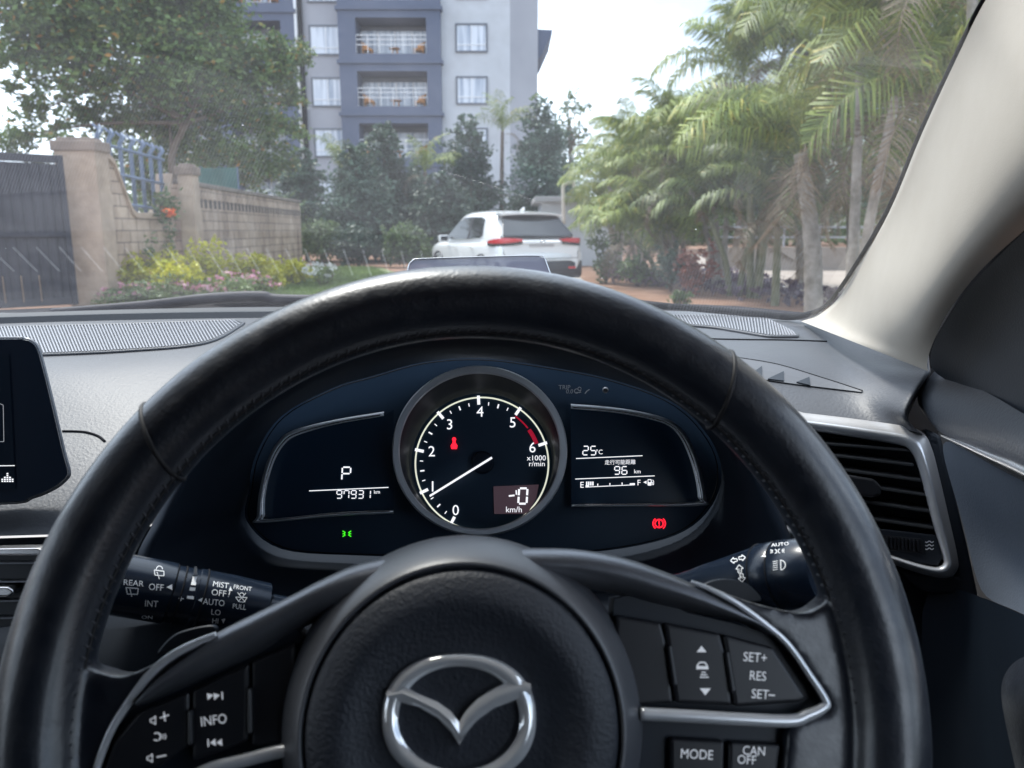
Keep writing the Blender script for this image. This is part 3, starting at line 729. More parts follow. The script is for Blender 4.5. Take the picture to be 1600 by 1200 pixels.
mb = MB(); mb.poly([hs(-400, 560, .0008), hs(14, 552, .0008), hs(24, 764, .0008), hs(-400, 770, .0008)])
dsp = obj('display_pane', mb, mat('dark screen', (.008, .014, .024), .22, spec=.35), scr)
mb = MB(); hz = lambda px, py, lift=0.0: hs(px, py, .0008 + lift)
text(mb, '12:27', -22, 575, 13, hz, shear=.15)
obj('clock_digits', mb, M['lit_white'], dsp)
mb = MB(); line(mb, -400, 734, 23, 727.5, 1.2, hz)
for i, n in enumerate((2, 3, 5, 3, 2)):
    for j in range(n): line(mb, 2.2 + i * 4 - .0, 752 - j * 3, 5.0 + i * 4, 752 - j * 3, 2.0, hz)
for i in range(4): pass
obj('icon', mb, M['lit_white'], dsp)
mb = MB(); pline(mb, [(-300, 620), (-2, 630), (5, 633), (6, 690), (-300, 692)], 1.0, hz); obj('panel_outline', mb, M['lit_dim'], dsp)

# ------------------------------------------------------------------ head-up display combiner
hm = bpy.data.materials.new('tinted combiner'); hm.use_nodes = True
b = hm.node_tree.nodes['Principled BSDF']; b.inputs['Base Color'].default_value = (.26, .26, .33, 1); b.inputs['Roughness'].default_value = .08; b.inputs['Alpha'].default_value = .6
hud = thing('head_up_display', 'small tinted head-up display plate raised above the steering wheel', 'head-up display', tuple(P(750, 430, .80)))
hh = plane_hit(P(750, 410, .80), (FWD * -1 + UP * .35).normalized())
ho = [(634, 450), (638, 417), (644, 408), (656, 404.5), (750, 401.5), (838, 399.5), (850, 403), (855, 414), (868, 450)]
mb = MB(); mb.prism([hh(x, y) for x, y in ho], FWD * .0022)
obj('combiner_plate', mb, hm, hud)
mb = MB(); mb.tube(smooth_path([hh(x, y, .0008) for x, y in ho], 5), .0007, 6)
obj('plate_edge', mb, M['brushed'], hud, smooth=True)

# ------------------------------------------------------------------ steering wheel
wheel = thing('steering_wheel', 'black leather steering wheel with chrome emblem, silver trims and buttons', 'steering wheel', tuple(C3(-.0151, -.1264, .3083)))
tl, yw = 0.24079, 0.05045
ncam = Vector((sin(yw), sin(tl), -cos(tl) * cos(yw))).normalized()
xcam = Vector((0, 1, 0)).cross(ncam); xcam = -xcam if xcam.x < 0 else xcam; xcam.normalize()
ycam = ncam.cross(xcam); ycam = -ycam if ycam.y < 0 else ycam
tw = lambda v: RIGHT * v.x + UP * v.y + FWD * v.z
WN, WX, WY = tw(ncam), tw(xcam), tw(ycam)
WC = wheel.location.copy()
hw = plane_hit(WC, WN)
def wl(px, py, h=0.0):
    d_ = hw(px, py, h) - WC; return d_.dot(WX), d_.dot(WY)
def WP(u, v, h): return WC + WX * u + WY * v + WN * h
RR, rr = .1685, .0165
rim = MB()
rows = []
for k in range(180):
    a = 2 * pi * k / 180
    rows.append([WP((RR + rr * cos(t)) * cos(a), (RR + rr * cos(t)) * sin(a), rr * 1.02 * sin(t)) for t in np.linspace(0, 2 * pi, 28, endpoint=False)])
rim.grid(rows, close_u=True, close_v=True)
def slab(mb, pts, h0, h1, sm=4):
    q = smooth_path([Vector((*wl(x, y, h1), 0)) for x, y in pts], sm, closed=True)
    mb.prism([WP(p.x, p.y, h0) for p in q], WN * (h1 - h0))
slab(rim, [(120, 1046), (150, 1050), (190, 1057), (250, 1031), (318, 996), (318, 1006), (236, 1056), (203, 1099), (176, 1142), (152, 1200), (140, 1300), (60, 1330), (35, 1200), (60, 1080)], -.014, .004)
slab(rim, [(1312, 930), (1288, 944), (1262, 957), (1220, 952), (1160, 935), (1095, 909), (1092, 917), (1150, 947), (1198, 983), (1232, 1012), (1293, 1100), (1282, 1116), (1236, 1133), (1228, 1180), (1225, 1320), (1360, 1340), (1425, 1200), (1410, 1020), (1360, 960)], -.014, .004)
ro = obj('rim', rim, M['leather'], wheel, smooth=True)
ro.modifiers.new('r', 'REMESH').mode = 'VOXEL'; ro.modifiers['r'].voxel_size = .0017; ro.modifiers['r'].use_smooth_shade = True
sm = ro.modifiers.new('s', 'SMOOTH'); sm.factor = .5; sm.iterations = 12
dg = bpy.context.evaluated_depsgraph_get(); nm = bpy.data.meshes.new_from_object(ro.evaluated_get(dg))
ro.modifiers.clear(); ro.data = nm; nm.polygons.foreach_set('use_smooth', [True] * len(nm.polygons))
# leather seams and stitching
def ring_at(a, skew=0.0, t0=0, t1=2 * pi, r=rr * .985, n=40):
    return [WP((RR + r * cos(t)) * cos(a + skew * cos(t)), (RR + r * cos(t)) * sin(a + skew * cos(t)), r * sin(t)) for t in np.linspace(t0, t1, n, endpoint=False)]
mb = MB()
for px, py, sk in ((236, 684, -.045), (1140, 600, .045)):
    u, v = wl(px, py, .012); a = math.atan2(v, u)
    mb.tube(ring_at(a, sk), .0011, 6, closed=True)
tt = pi - .28
mb.tube([WP((RR + rr * .985 * cos(tt)) * cos(a), (RR + rr * .985 * cos(tt)) * sin(a), rr * .985 * sin(tt)) for a in np.linspace(radians(-2), radians(196), 160)], .0009, 6)
obj('seam', mb, M['seam'], ro, smooth=True)
mb = MB()
for k in range(118):
    a = radians(-1 + 196 * k / 117); da = radians(.42)
    q = [WP((RR + rr * .99 * cos(t)) * cos(a + d_), (RR + rr * .99 * cos(t)) * sin(a + d_), rr * .99 * sin(t)) for t, d_ in ((pi - .44, -da), (pi - .28, 0), (pi - .12, da))]
    mb.tube(q, .00065, 5)
obj('stitching', mb, M['stitch'], ro, smooth=True)
# hub and airbag cover
uL, vL = wl(430, 1085, .004); uR, vR = wl(1012, 1085, .004); uT, vT = wl(727, 833, .006)
hu = (uL + uR) / 2; hr = (uR - uL) / 2; hvv = vT - hr
hc_ = WP(hu, hvv, 0)
mb = MB(); mb.lathe([(hr * .985, -.035), (hr * .998, -.02), (hr, -.010), (hr * .992, -.005), (hr * .972, .0005), (hr * .93, .0072), (hr * .88, .0132), (hr * .845, .0166), (hr * .832, .0173), (hr * .822, .0170), (hr * .816, .0160), (hr * .812, .010)], hc_, WX, WY, WN, 96)
hub = obj('hub_ring', mb, mat('hub plastic', (0.060, 0.064, 0.074), .42, .0, spec=.9, bump=.15, bscale=900, bdist=.0005), wheel, smooth=True)
mb = MB(); mb.lathe([(hr * .808, .008), (hr * .806, .0152), (hr * .796, .0170), (hr * .76, .0185), (hr * .70, .0203), (hr * .645, .0210), (hr * .60, .0206), (hr * .55, .0190), (hr * .48, .0172), (hr * .40, .0164), (hr * .2, .0160), (.0001, .0160)], hc_, WX, WY, WN, 96)
abg = obj('airbag_cover', mb, M['airbag'], wheel, smooth=True)
# emblem
EH = .0165
def em(px, py, h): u, v = wl(px, py, EH + h); return WP(u, v, EH + h)
mb = MB()
def se(cx, cy, a, b, t, e=2.25):
    c, s_ = cos(t), sin(t); return (cx + a * abs(c) ** (2 / e) * (1 if c > 0 else -1), cy - b * abs(s_) ** (2 / e) * (1 if s_ > 0 else -1))
T = np.linspace(0, 2 * pi, 90, endpoint=False)
o_ = [se(717, 1123, 121, 103, t) for t in T]; i_ = [se(717, 1122, 94, 80, t, 2.0) for t in T]
mp_ = lambda k: [(a + (c - a) * k, b + (d_ - b) * k) for (a, b), (c, d_) in zip(o_, i_)]
mb.grid([[em(x, y, h) for x, y in lp] for lp, h in ((o_, -.001), (mp_(.06), .0022), (mp_(.28), .0036), (mp_(.6), .0038), (mp_(.92), .0024), (i_, -.001))], close_u=True)
V_ = [(604, 1078), (628, 1068), (650, 1081), (684, 1095), (704, 1109), (717, 1126), (729, 1107), (747, 1089), (775, 1072), (806, 1058), (829, 1067), (832, 1086), (806, 1096), (772, 1108), (746, 1127), (729, 1146), (718, 1166), (705, 1145), (684, 1123), (655, 1106), (622, 1098)]
c_top = [(604, 1088), (628, 1083), (652, 1093), (684, 1109), (705, 1127), (717.5, 1146), (729, 1126), (746, 1108), (774, 1090), (806, 1077), (830, 1078)]
cr = [em(x, y, .0042) for x, y in c_top]
up_ = [em(*V_[i], -.001) for i in range(0, 11)]; lo_ = [em(*V_[i], -.001) for i in (20, 20, 19, 18, 17, 16, 15, 14, 13, 12, 11)]
upm = [em(*[(V_[i][k] * .85 + c_top[i][k] * .15) for k in (0, 1)], .0030) for i in range(11)]
lom = [em(*[(V_[j][k] * .85 + c_top[i][k] * .15) for k in (0, 1)], .0030) for i, j in enumerate((20, 20, 19, 18, 17, 16, 15, 14, 13, 12, 11))]
mb.grid([up_, upm, cr, lom, lo_])
obj('emblem', mb, mat('polished silver emblem', (.95, .96, .97), .12, .55, spec=1.0), abg, smooth=True, autosm=50)
# spoke covers in satin grey
def band(name, top, bot, hs_, m):
    A = smooth_path([Vector((*wl(x, y, hs_), 0)) for x, y in top], 6); B = smooth_path([Vector((*wl(x, y, hs_), 0)) for x, y in bot], 6)
    mb = MB(); rows = []
    prof = [(0.0, -.014), (-.0, -.002), (.06, .0020), (.22, .0065), (.45, .0085), (.66, .0066), (.88, -.001), (1.0, -.004), (1.0, -.014)]
    for k, h in prof: rows.append([WP(*(a.lerp(b, k))[:2], h) for a, b in zip(A, B)])
    mb.grid(rows); return obj(name, mb, m, wheel, smooth=True)
band('spoke_cover', [(650, 862), (560, 880), (500, 905), (450, 931), (390, 961), (333, 990), (283, 1025), (238, 1063), (216, 1092)], [(650, 950), (560, 960), (500, 968), (450, 992), (412, 1018), (370, 1040), (300, 1071), (250, 1092), (220, 1104)], .004, M['satin'])
band('spoke_cover', [(790, 856), (880, 856), (935, 862), (985, 873), (1030, 888), (1085, 911), (1148, 946), (1185, 972), (1206, 990)], [(790, 915), (880, 915), (930, 922), (975, 931), (1020, 944), (1075, 956), (1130, 966), (1180, 978), (1206, 994)], .004, M['satin'])
# dark backing of the button fields
for q in ([(222, 1100), (300, 1070), (412, 1015), (470, 985), (480, 1230), (300, 1260), (150, 1260), (160, 1190), (190, 1130)], [(960, 935), (1075, 958), (1206, 992), (1245, 1030), (1292, 1100), (1238, 1130), (1230, 1260), (980, 1250)]):
    mb = MB(); slab(mb, q, -.016, -.003, 2); obj('spoke_panel', mb, M['black'], wheel)
def button(pts, h=.003, writing=None, bright=True, label=None):
    q = [wl(x, y, h) for x, y in pts]
    mb = MB(); mb.prism([WP(u, v, -.004) for u, v in q], WN * (h + .004))
    o = obj('button', mb, M['button'], wheel, bevel=.0016, segs=3)
    if label: o['label'] = label
    if writing:
        hb = lambda px, py, lift=0.0: hw(px, py, h + lift)
        mb = MB(); writing(mb, hb); obj('lettering', mb, M['lit_button'], o)
    return o
def spk(mb, x, y, hb, r=0):
    pline(mb, [(x - 5, y - 2.5), (x - 1.5, y - 3), (x + 3, y - 7), (x + 3, y + 6), (x - 1.5, y + 2.5), (x - 5, y + 2.5)], 1.6, hb, closed=True)
def w1(mb, hb):
    spk(mb, 240, 1126, hb); line(mb, 250, 1122, 264, 1117, 2.2, hb); line(mb, 256, 1112.5, 258, 1127, 2.2, hb)
    pline(mb, arc(245, 1151, 6, -60, 130), 2, hb); line(mb, 240, 1156, 247, 1157, 2, hb)
    for k in range(3): pline(mb, arc(246 + k * 3, 1151, 5 + k, -40, 40, 6), 1.4, hb)
    spk(mb, 235, 1185, hb); line(mb, 245, 1183, 260, 1180, 2.2, hb)
def w2(mb, hb):
    for x in (325, 335): shape(mb, [(0, -6), (10, -1.5), (0, 5)], x - 1, 1089, 1, hb, -8)
    line(mb, 347, 1081, 347.5, 1093, 2.2, hb)
    text(mb, 'INFO', 334, 1125, 15, hb, rot=-8, sx=.85, shear=.05)
    line(mb, 325, 1155, 325.5, 1167, 2.2, hb)
    for x in (337, 347): shape(mb, [(0, -6.5), (-9, -.5), (0, 5)], x, 1160.5, 1, hb, -5)
def w3(mb, hb):
    shape(mb, [(0, -5), (8, 5), (-7.5, 5)], 1096, 1014, 1, hb); shape(mb, [(-8.5, -5), (8.5, -5), (0, 6)], 1102, 1080.5, 1, hb)
    pline(mb, [(1089, 1046), (1089.5, 1040), (1093, 1035), (1101, 1035), (1105, 1040), (1106, 1046)], 2.2, hb); line(mb, 1089, 1043, 1106, 1043.5, 5, hb)
    for k in range(3): line(mb, 1096 - k * 1.2, 1050.5 + k * 3.8, 1102.5 + k * 2.4, 1050.5 + k * 3.8, 1.8, hb)
def w4(mb, hb):
    text(mb, 'SET+', 1180, 1027, 14.5, hb, rot=4, sx=.86); text(mb, 'RES', 1184.5, 1056, 14.5, hb, rot=4, sx=.84); text(mb, 'SET', 1188, 1084.5, 14.5, hb, rot=4, sx=.86); line(mb, 1201, 1086, 1211, 1086.5, 2.2, hb)
button([(215, 1113), (295, 1081), (294, 1165), (246, 1200), (158, 1212), (176, 1160)], .003, w1)
button([(299, 1079), (388, 1037), (387, 1158), (352, 1172), (299, 1190)], .003, w2)
button([(392, 1034), (462, 1003), (462, 1160), (391, 1166)], .002)
button([(962, 961), (1034, 973), (1041, 1000), (1053, 1099), (1000, 1102), (960, 1100)], .002)
button([(1038, 973), (1126, 990), (1134, 1020), (1145, 1103), (1056, 1099)], .003, w3)
button([(1130, 991), (1209, 1012), (1228, 1040), (1261, 1091), (1249, 1098), (1148, 1105)], .003, w4)
button([(1047, 1153), (1133, 1158), (1131, 1235), (1047, 1232)], .001, lambda mb, hb: text(mb, 'MODE', 1089, 1178.5, 15, hb, rot=3, sx=.85))
def w6(mb, hb):
    text(mb, 'CAN', 1178, 1173, 14, hb, rot=3, sx=.85); text(mb, 'OFF', 1167, 1187, 14, hb, rot=3, sx=.85)
button([(1139, 1159), (1221, 1163), (1213, 1230), (1137, 1235)], .001, w6)
for x, y, x2, y2 in ((296, 1110, 296, 1168), (389.5, 1075, 389.5, 1150), (1046, 1010, 1055, 1075), (1136, 1020, 1146, 1085)):
    mb = MB(); mb.prism([hw(x - 4, y, .0045), hw(x + 4, y - 3, .0045), hw(x2 + 5, y2 - 3, .0045), hw(x2 - 4, y2, .0045)], WN * -.006)
    obj('button_ridge', mb, M['button'], wheel, bevel=.001)
# silver trim lines
def trim(pts, r):
    q = smooth_path([Vector((*wl(x, y, .004), 0)) for x, y in pts], 8); n = len(q)
    mb = MB(); rad = r if not isinstance(r, (list, tuple)) else [np.interp(i / (n - 1), np.linspace(0, 1, len(r)), r) for i in range(n)]
    mb.tube([WP(p.x, p.y, .004) for p in q], rad, 8)
    return obj('silver_trim', mb, M['trim'], wheel, smooth=True)
trim([(338, 991), (313, 1002), (270, 1024), (234, 1054), (201, 1097), (174, 1140), (152, 1197), (146, 1240)], [.0010, .0017, .0018, .0017, .0015, .0015])
trim([(300, 1212), (330, 1200), (380, 1188), (436, 1174), (500, 1165)], [.002, .0026, .0026, .0026])
trim([(1080, 909), (1110, 921), (1150, 942), (1198, 977), (1232, 1008), (1266, 1056), (1291, 1096), (1284, 1107), (1262, 1117), (1233, 1126), (1150, 1123), (1080, 1119), (1000, 1115)], [.0008, .0013, .0014, .0014, .0016, .0022, .0026, .0026, .0026])
# shift paddles
for pts in ([(246, 1022), (262, 1000), (285, 986), (330, 977), (335, 988), (300, 999), (275, 1012)], [(1100, 916), (1115, 907), (1142, 905), (1170, 914), (1190, 938), (1160, 938), (1130, 925)]):
    mb = MB(); q = smooth_path([hw(x, y, -.024) for x, y in pts], 4, closed=True); mb.prism(q, WN * -.004)
    obj('shift_paddle', mb, M['black'], wheel, smooth=True, autosm=40, bevel=.001)

# ------------------------------------------------------------------ stalks
def stalk(name, label, A, B, prof, grooves):
    t = thing(name, label, 'stalk', tuple((A + B) / 2))
    ax = B - A; ex = ax.orthogonal().normalized(); ey = ax.normalized().cross(ex)
    mb = MB(); mb.grid([[A + ax * s + (ex * cos(2 * pi * k / 48) + ey * sin(2 * pi * k / 48)) * r for k in range(48)] for s, r in prof], close_u=True)
    sb_ = obj('stalk_body', mb, M['gloss'], t, smooth=True, autosm=35)
    mb = MB()
    for s in grooves:
        r = np.interp(s, [p[0] for p in prof], [p[1] for p in prof]) + .0001
        mb.tube([A + ax * s + (ex * cos(2 * pi * k / 48) + ey * sin(2 * pi * k / 48)) * r for k in range(48)], .0005, 5, closed=True)
    obj('knob_groove', mb, M['rubber'], t, smooth=True)
    return t, sb_
A, B = P(150, 906, .425), P(412, 953, .46)
ws_, wsb = stalk('wiper_stalk', 'black wiper stalk with white markings reaching behind the wheel rim at the left', A, B,
   [(-.06, .0001), (-.06, .0140), (-.045, .0168), (0, .0170), (.42, .0170), (.425, .0160), (.56, .0158), (.565, .0166), (.75, .0166), (1.0, .0158), (1.015, .013), (1.02, .010), (1.6, .010)], (.425, .475, .605))
hst = on_mesh(wsb, .43)
mb = MB(); hq = lambda px, py, lift=0.0: hst(px, py, .00025)
text(mb, 'REAR', 209, 911, 8.5, hq, rot=5, sx=1.1); pline(mb, [(197, 918), (216, 919.5), (215, 928.5), (199, 928)], 1.3, hq, closed=True); pline(mb, [(203, 920), (206, 932)], 1.2, hq)
text(mb, 'OFF', 244, 917.5, 10, hq, rot=5, sx=.95); text(mb, 'INT', 237, 943, 9.5, hq, rot=4, sx=.95); text(mb, 'ON', 230, 964, 5, hq, rot=2, sx=1.6)
pline(mb, [(241, 891), (256, 893), (256, 900), (242, 899)], 1.3, hq, closed=True); pline(mb, [(245, 894), (249, 905)], 1.2, hq); pline(mb, arc(249, 890, 5, 0, 180, 8), 1.2, hq)
shape(mb, [(-5, 0), (4, -4.5), (4, 4.5)], 265, 917.5, 1, hq)
for q in ([(304, 885), (307.5, 885), (308.5, 899), (301.5, 898.5)], [(301, 901), (308, 901), (306, 915), (298, 914)], [(297, 917.5), (305.5, 918.5), (302.5, 936.5), (291.5, 935)]):
    mb.poly([hq(*p) for p in q])
line(mb, 279, 935, 287, 935.5, 1.6, hq); line(mb, 283, 931.5, 282.6, 939, 1.6, hq)
text(mb, 'MIST', 345, 914, 8.5, hq, rot=9, sx=1.0); text(mb, 'OFF', 342, 926.5, 9.5, hq, rot=7); text(mb, 'AUTO', 334, 941, 9.5, hq, rot=6, sx=.9); text(mb, 'LO', 337.5, 956.5, 8.5, hq, rot=5); text(mb, 'HI', 336.5, 969.5, 7.5, hq, rot=5)
shape(mb, [(-5, 0), (4, -4), (4, 4.5)], 314, 937.5, 1, hq)
text(mb, 'FRONT', 379, 919, 6.5, hq, rot=8, sx=.95); text(mb, 'PULL', 374, 948, 7.5, hq, rot=7, sx=.9)
pline(mb, [(368, 933), (386, 934), (381, 941), (373, 940)], 1.3, hq, closed=True); line(mb, 371, 926, 383, 941, 1.2, hq); line(mb, 384, 927, 372, 940, 1.2, hq); pline(mb, arc(377.5, 930, 3.5, 0, 180, 6), 1.1, hq)
line(mb, 357, 931, 350, 968, 1.8, hq); shape(mb, [(-3, -3), (3, -3), (0, 4)], 349, 970, 1, hq); shape(mb, [(-3, 3.5), (3, 3.5), (0, -4)], 360, 920, 1, hq); line(mb, 359, 924, 357.5, 930, 1.6, hq)
obj('lettering', mb, M['print'], ws_)
A, B = P(1285, 893, .40), P(1065, 915, .46)
ls_, lsb = stalk('light_stalk', 'black light stalk with arrow markings beside the wheel rim at the right', A, B,
   [(-.0, .0001), (0, .0170), (.03, .0182), (.24, .0188), (.255, .0180), (.27, .0185), (.37, .0182), (.39, .0174), (.50, .0155), (.60, .0138), (.70, .0122), (.80, .0108), (.90, .0088), (1.0, .0072), (1.3, .006)], (.255, .38))
hst2 = on_mesh(lsb, .42)
mb = MB(); hq = lambda px, py, lift=0.0: hst2(px, py, .00025); hr_ = hq
text(mb, 'AUTO', 1219, 851, 5, hq, rot=-6, sx=1.4)
pline(mb, arc(1211, 862, 3, -90, 90, 6), 1.2, hq); pline(mb, arc(1219, 861.5, 3, 90, 270, 6), 1.2, hq)
for d_ in (-2.5, 0, 2.5): line(mb, 1204, 862 + d_, 1208, 862 + d_ * .6, 1, hq); line(mb, 1222, 861 + d_ * .6, 1226, 861 + d_, 1, hq)
pline(mb, arc(1220, 883, 7.5, -85, 85, 10) + [(1219, 876)], 1.7, hq); line(mb, 1220, 875.5, 1220.5, 890.5, 1.7, hq)
for d_ in range(5): line(mb, 1208, 878 + d_ * 3.2, 1215.5, 876.5 + d_ * 3.2, 1.2, hq)
shape(mb, [(-4, 3), (4, -2), (4, 3.5)], 1193, 867, 1, hq)
def arrow(mb, x, y, s, rot, h): 
    c, d_ = cos(radians(rot)), sin(radians(rot))
    pline(mb, [(x + (a * c - b_ * d_) * s, y + (a * d_ + b_ * c) * s) for a, b_ in ((-6, 0), (0, -5.5), (0, -2.5), (6, -2.5), (6, 2.5), (0, 2.5), (0, 5.5))], 1.2, h, closed=True)
arrow(mb, 1147, 876, .85, -8, hr_); arrow(mb, 1160, 872, .85, 172, hr_)
arrow(mb, 1156, 889, 1.05, 84, hr_); arrow(mb, 1159.5, 903, 1.05, 264, hr_)
text(mb, 'L', 1156.5, 890.5, 5, hr_, rot=-8); text(mb, 'R', 1159.5, 902, 5.5, hr_, rot=-8)
obj('lettering', mb, M['print'], ls_)

# ------------------------------------------------------------------ driver's door
mb = MB()
R3 = [[P(1462, 676, .562), P(1510, 702, .517), P(1600, 748, .432), P(1720, 820, .36), P(1900, 930, .28)],
      [P(1488, 760, .56), P(1540, 790, .53), P(1620, 830, .46), P(1740, 890, .38), P(1900, 990, .30)],
      [P(1512, 845, .555), P(1560, 860, .54), P(1640, 890, .48), P(1750, 950, .39), P(1900, 1050, .31)],
      [P(1530, 935, .55), P(1570, 945, .52), P(1640, 980, .45), P(1750, 1040, .36), P(1900, 1130, .29)]]
mb.grid(R3); door = obj('door', mb, M['door_panel'], body, smooth=True, subsurf=2); door['label'] = 'dark front door with blue grey panel and chrome strip'
DR = [[(1463, 580, .65), (1459, 577, .605), (1485, 588, .575), (1520, 602, .54), (1560, 622, .49), (1600, 648, .445), (1700, 700, .37), (1900, 800, .28)],
      [(1436, 612, .65), (1427, 609, .60), (1450, 616, .583), (1500, 637, .536), (1555, 664, .472), (1600, 690, .428), (1700, 748, .36), (1900, 860, .275)],
      [(1436, 634, .65), (1428, 634, .597), (1455, 649, .573), (1505, 674, .522), (1555, 699, .467), (1600, 722, .425), (1700, 785, .355), (1900, 900, .272)],
      [(1468, 672, .62), (1460, 670, .566), (1478, 680, .55), (1512, 698, .513), (1558, 721, .464), (1602, 743, .427), (1700, 805, .358), (1900, 920, .274)]]
mb = MB(); mb.grid([[P(*p) for p in r] for r in DR]); obj('door_top', mb, mat('dark door top', (.050, .057, .070), .45, spec=.6, bump=.3, bscale=450), door, smooth=True, subsurf=2)
mb = MB(); mb.poly([P(1380, 575, .74), P(1480, 575, .68), P(1600, 640, .55), P(1900, 790, .36), P(1900, 1300, .40), P(1380, 1300, .74)]); obj('door_shell', mb, M['black'], door)
mb = MB(); q = smooth_path([P(1470, 680, .553), P(1500, 693, .524), P(1550, 716, .474), P(1600, 738, .43), P(1700, 790, .36), P(1800, 850, .31)], 8)
mb.tube(q, [.0006 + .0042 * min(1, i / 22) for i in range(len(q))], 8); obj('chrome_strip', mb, M['brushed'], door, smooth=True)
mb = MB(); mb.grid([[P(1440, 900, .585), P(1510, 925, .57), P(1540, 935, .545), P(1600, 960, .49), P(1800, 1060, .34)], [P(1440, 1000, .58), P(1515, 1020, .56), P(1550, 1000, .535), P(1610, 1015, .47), P(1800, 1120, .33)], [P(1440, 1300, .55), P(1520, 1300, .54), P(1570, 1290, .51), P(1640, 1290, .45), P(1800, 1300, .32)]])
obj('door_pocket', mb, M['black'], door, smooth=True, subsurf=1)
mb = MB(); mb.grid([[P(1566, 1060, .43), P(1580, 1035, .425), P(1610, 1020, .41), P(1700, 1000, .36)], [P(1562, 1085, .415), P(1578, 1070, .40), P(1610, 1060, .385), P(1700, 1050, .34)], [P(1575, 1150, .42), P(1590, 1140, .40), P(1620, 1130, .38), P(1700, 1120, .335)], [P(1600, 1260, .43), P(1610, 1250, .41), P(1640, 1240, .39), P(1700, 1230, .34)]])
obj('armrest', mb, M['leather'], door, smooth=True, subsurf=2)
mb = MB()
mb.grid([[P(1449, 572, .60), P(1458, 535, .57), P(1484, 488, .53), P(1535, 424, .475), P(1604, 358, .42), P(1650, 318, .40)],
         [P(1470, 590, .585), P(1490, 560, .56), P(1530, 520, .52), P(1580, 470, .47), P(1620, 430, .42), P(1656, 400, .40)],
         [P(1510, 610, .55), P(1545, 600, .51), P(1580, 560, .48), P(1610, 530, .45), P(1635, 505, .43), P(1662, 480, .41)],
         [P(1555, 630, .50), P(1590, 648, .465), P(1612, 652, .45), P(1632, 655, .44), P(1650, 658, .43), P(1680, 665, .41)]])
obj('mirror_corner_trim', mb, M['dash_dark'], door, smooth=True, subsurf=2)

# ================================================================== OUTSIDE
M['soil'] = mat('red soil', (0.17, 0.085, 0.05), 0.95, var=(0.28, 0.165, 0.105), vscale=1.3, bump=.6, bscale=9, bdist=.03)
M['drive'] = mat('driveway paving', (0.26, 0.24, 0.22), 0.9, var=(0.34, 0.32, 0.30), vscale=.8, bump=.3, bscale=20, bdist=.01)
M['sand'] = mat('pale sandy lane', (0.26, 0.215, 0.18), 0.95, var=(0.34, 0.29, 0.25), vscale=.9, bump=.4, bscale=8, bdist=.02)
M['white_wall'] = mat('white render', (0.53, 0.55, 0.585), 0.85, var=(0.45, 0.46, 0.485), vscale=.55)
M['lilac_wall'] = mat('lilac grey render', (0.32, 0.325, 0.36), 0.85, var=(0.36, 0.365, 0.40), vscale=.5)
M['blue_grey'] = mat('blue grey render', (0.080, 0.100, 0.155), 0.8, var=(0.095, 0.115, 0.175), vscale=.6)
M['frame_grey'] = mat('grey window frame', (0.115, 0.125, 0.15), 0.5)
M['white_paint'] = mat('white paint', (0.75, 0.75, 0.76), 0.5)
M['concrete'] = mat('weathered render', (0.48, 0.365, 0.275), 0.9, var=(0.30, 0.225, 0.17), vscale=2.6, bump=.7, bscale=45, bdist=.012)
M['wicker'] = mat('orange wicker', (0.60, 0.26, 0.07), 0.7)
M['gate'] = mat('dark blue gate sheet', (0.010, 0.012, 0.024), 0.6, var=(0.018, 0.021, 0.036), vscale=1.2)
M['steel_blue'] = mat('blue grey painted steel', (0.10, 0.145, 0.235), 0.5, var=(0.15, 0.20, 0.29), vscale=6)
M['bark'] = mat('brown bark', (0.11, 0.08, 0.06), 0.9, var=(0.19, 0.15, 0.12), vscale=5, bump=.6, bscale=18, bdist=.02)
M['palm_bark'] = mat('pale palm bark', (0.20, 0.18, 0.15), 0.9, var=(0.40, 0.37, 0.33), vscale=6, bump=.6, bscale=12, bdist=.02)
M['palm_green_stem'] = mat('green palm stem', (0.10, 0.11, 0.05), 0.7, var=(0.22, 0.21, 0.14), vscale=5)
# curtain glass: pale curtains with fold stripes behind a glossy pane
def curtain(name):
    m = bpy.data.materials.new(name); N, L, b = nodes_of(m)
    geo = N.new('ShaderNodeNewGeometry'); w = N.new('ShaderNodeTexNoise'); w.inputs['Scale'].default_value = 1; w.inputs['Detail'].default_value = 4
    mp = N.new('ShaderNodeMapping'); mp.inputs['Scale'].default_value = (5, 5, .25); L.new(geo.outputs['Position'], mp.inputs['Vector']); L.new(mp.outputs[0], w.inputs['Vector'])
    r = N.new('ShaderNodeValToRGB'); r.color_ramp.elements[0].color = (.26, .31, .40, 1); r.color_ramp.elements[1].color = (.62, .66, .73, 1)
    r.color_ramp.elements[0].position = .36; r.color_ramp.elements[1].position = .58
    L.new(w.outputs['Fac'], r.inputs['Fac']); L.new(r.outputs['Color'], b.inputs['Base Color']); b.inputs['Roughness'].default_value = .7
    b.inputs['Coat Weight'].default_value = .8; b.inputs['Coat Roughness'].default_value = .03
    return m
M['curtain'] = curtain('curtained glass')
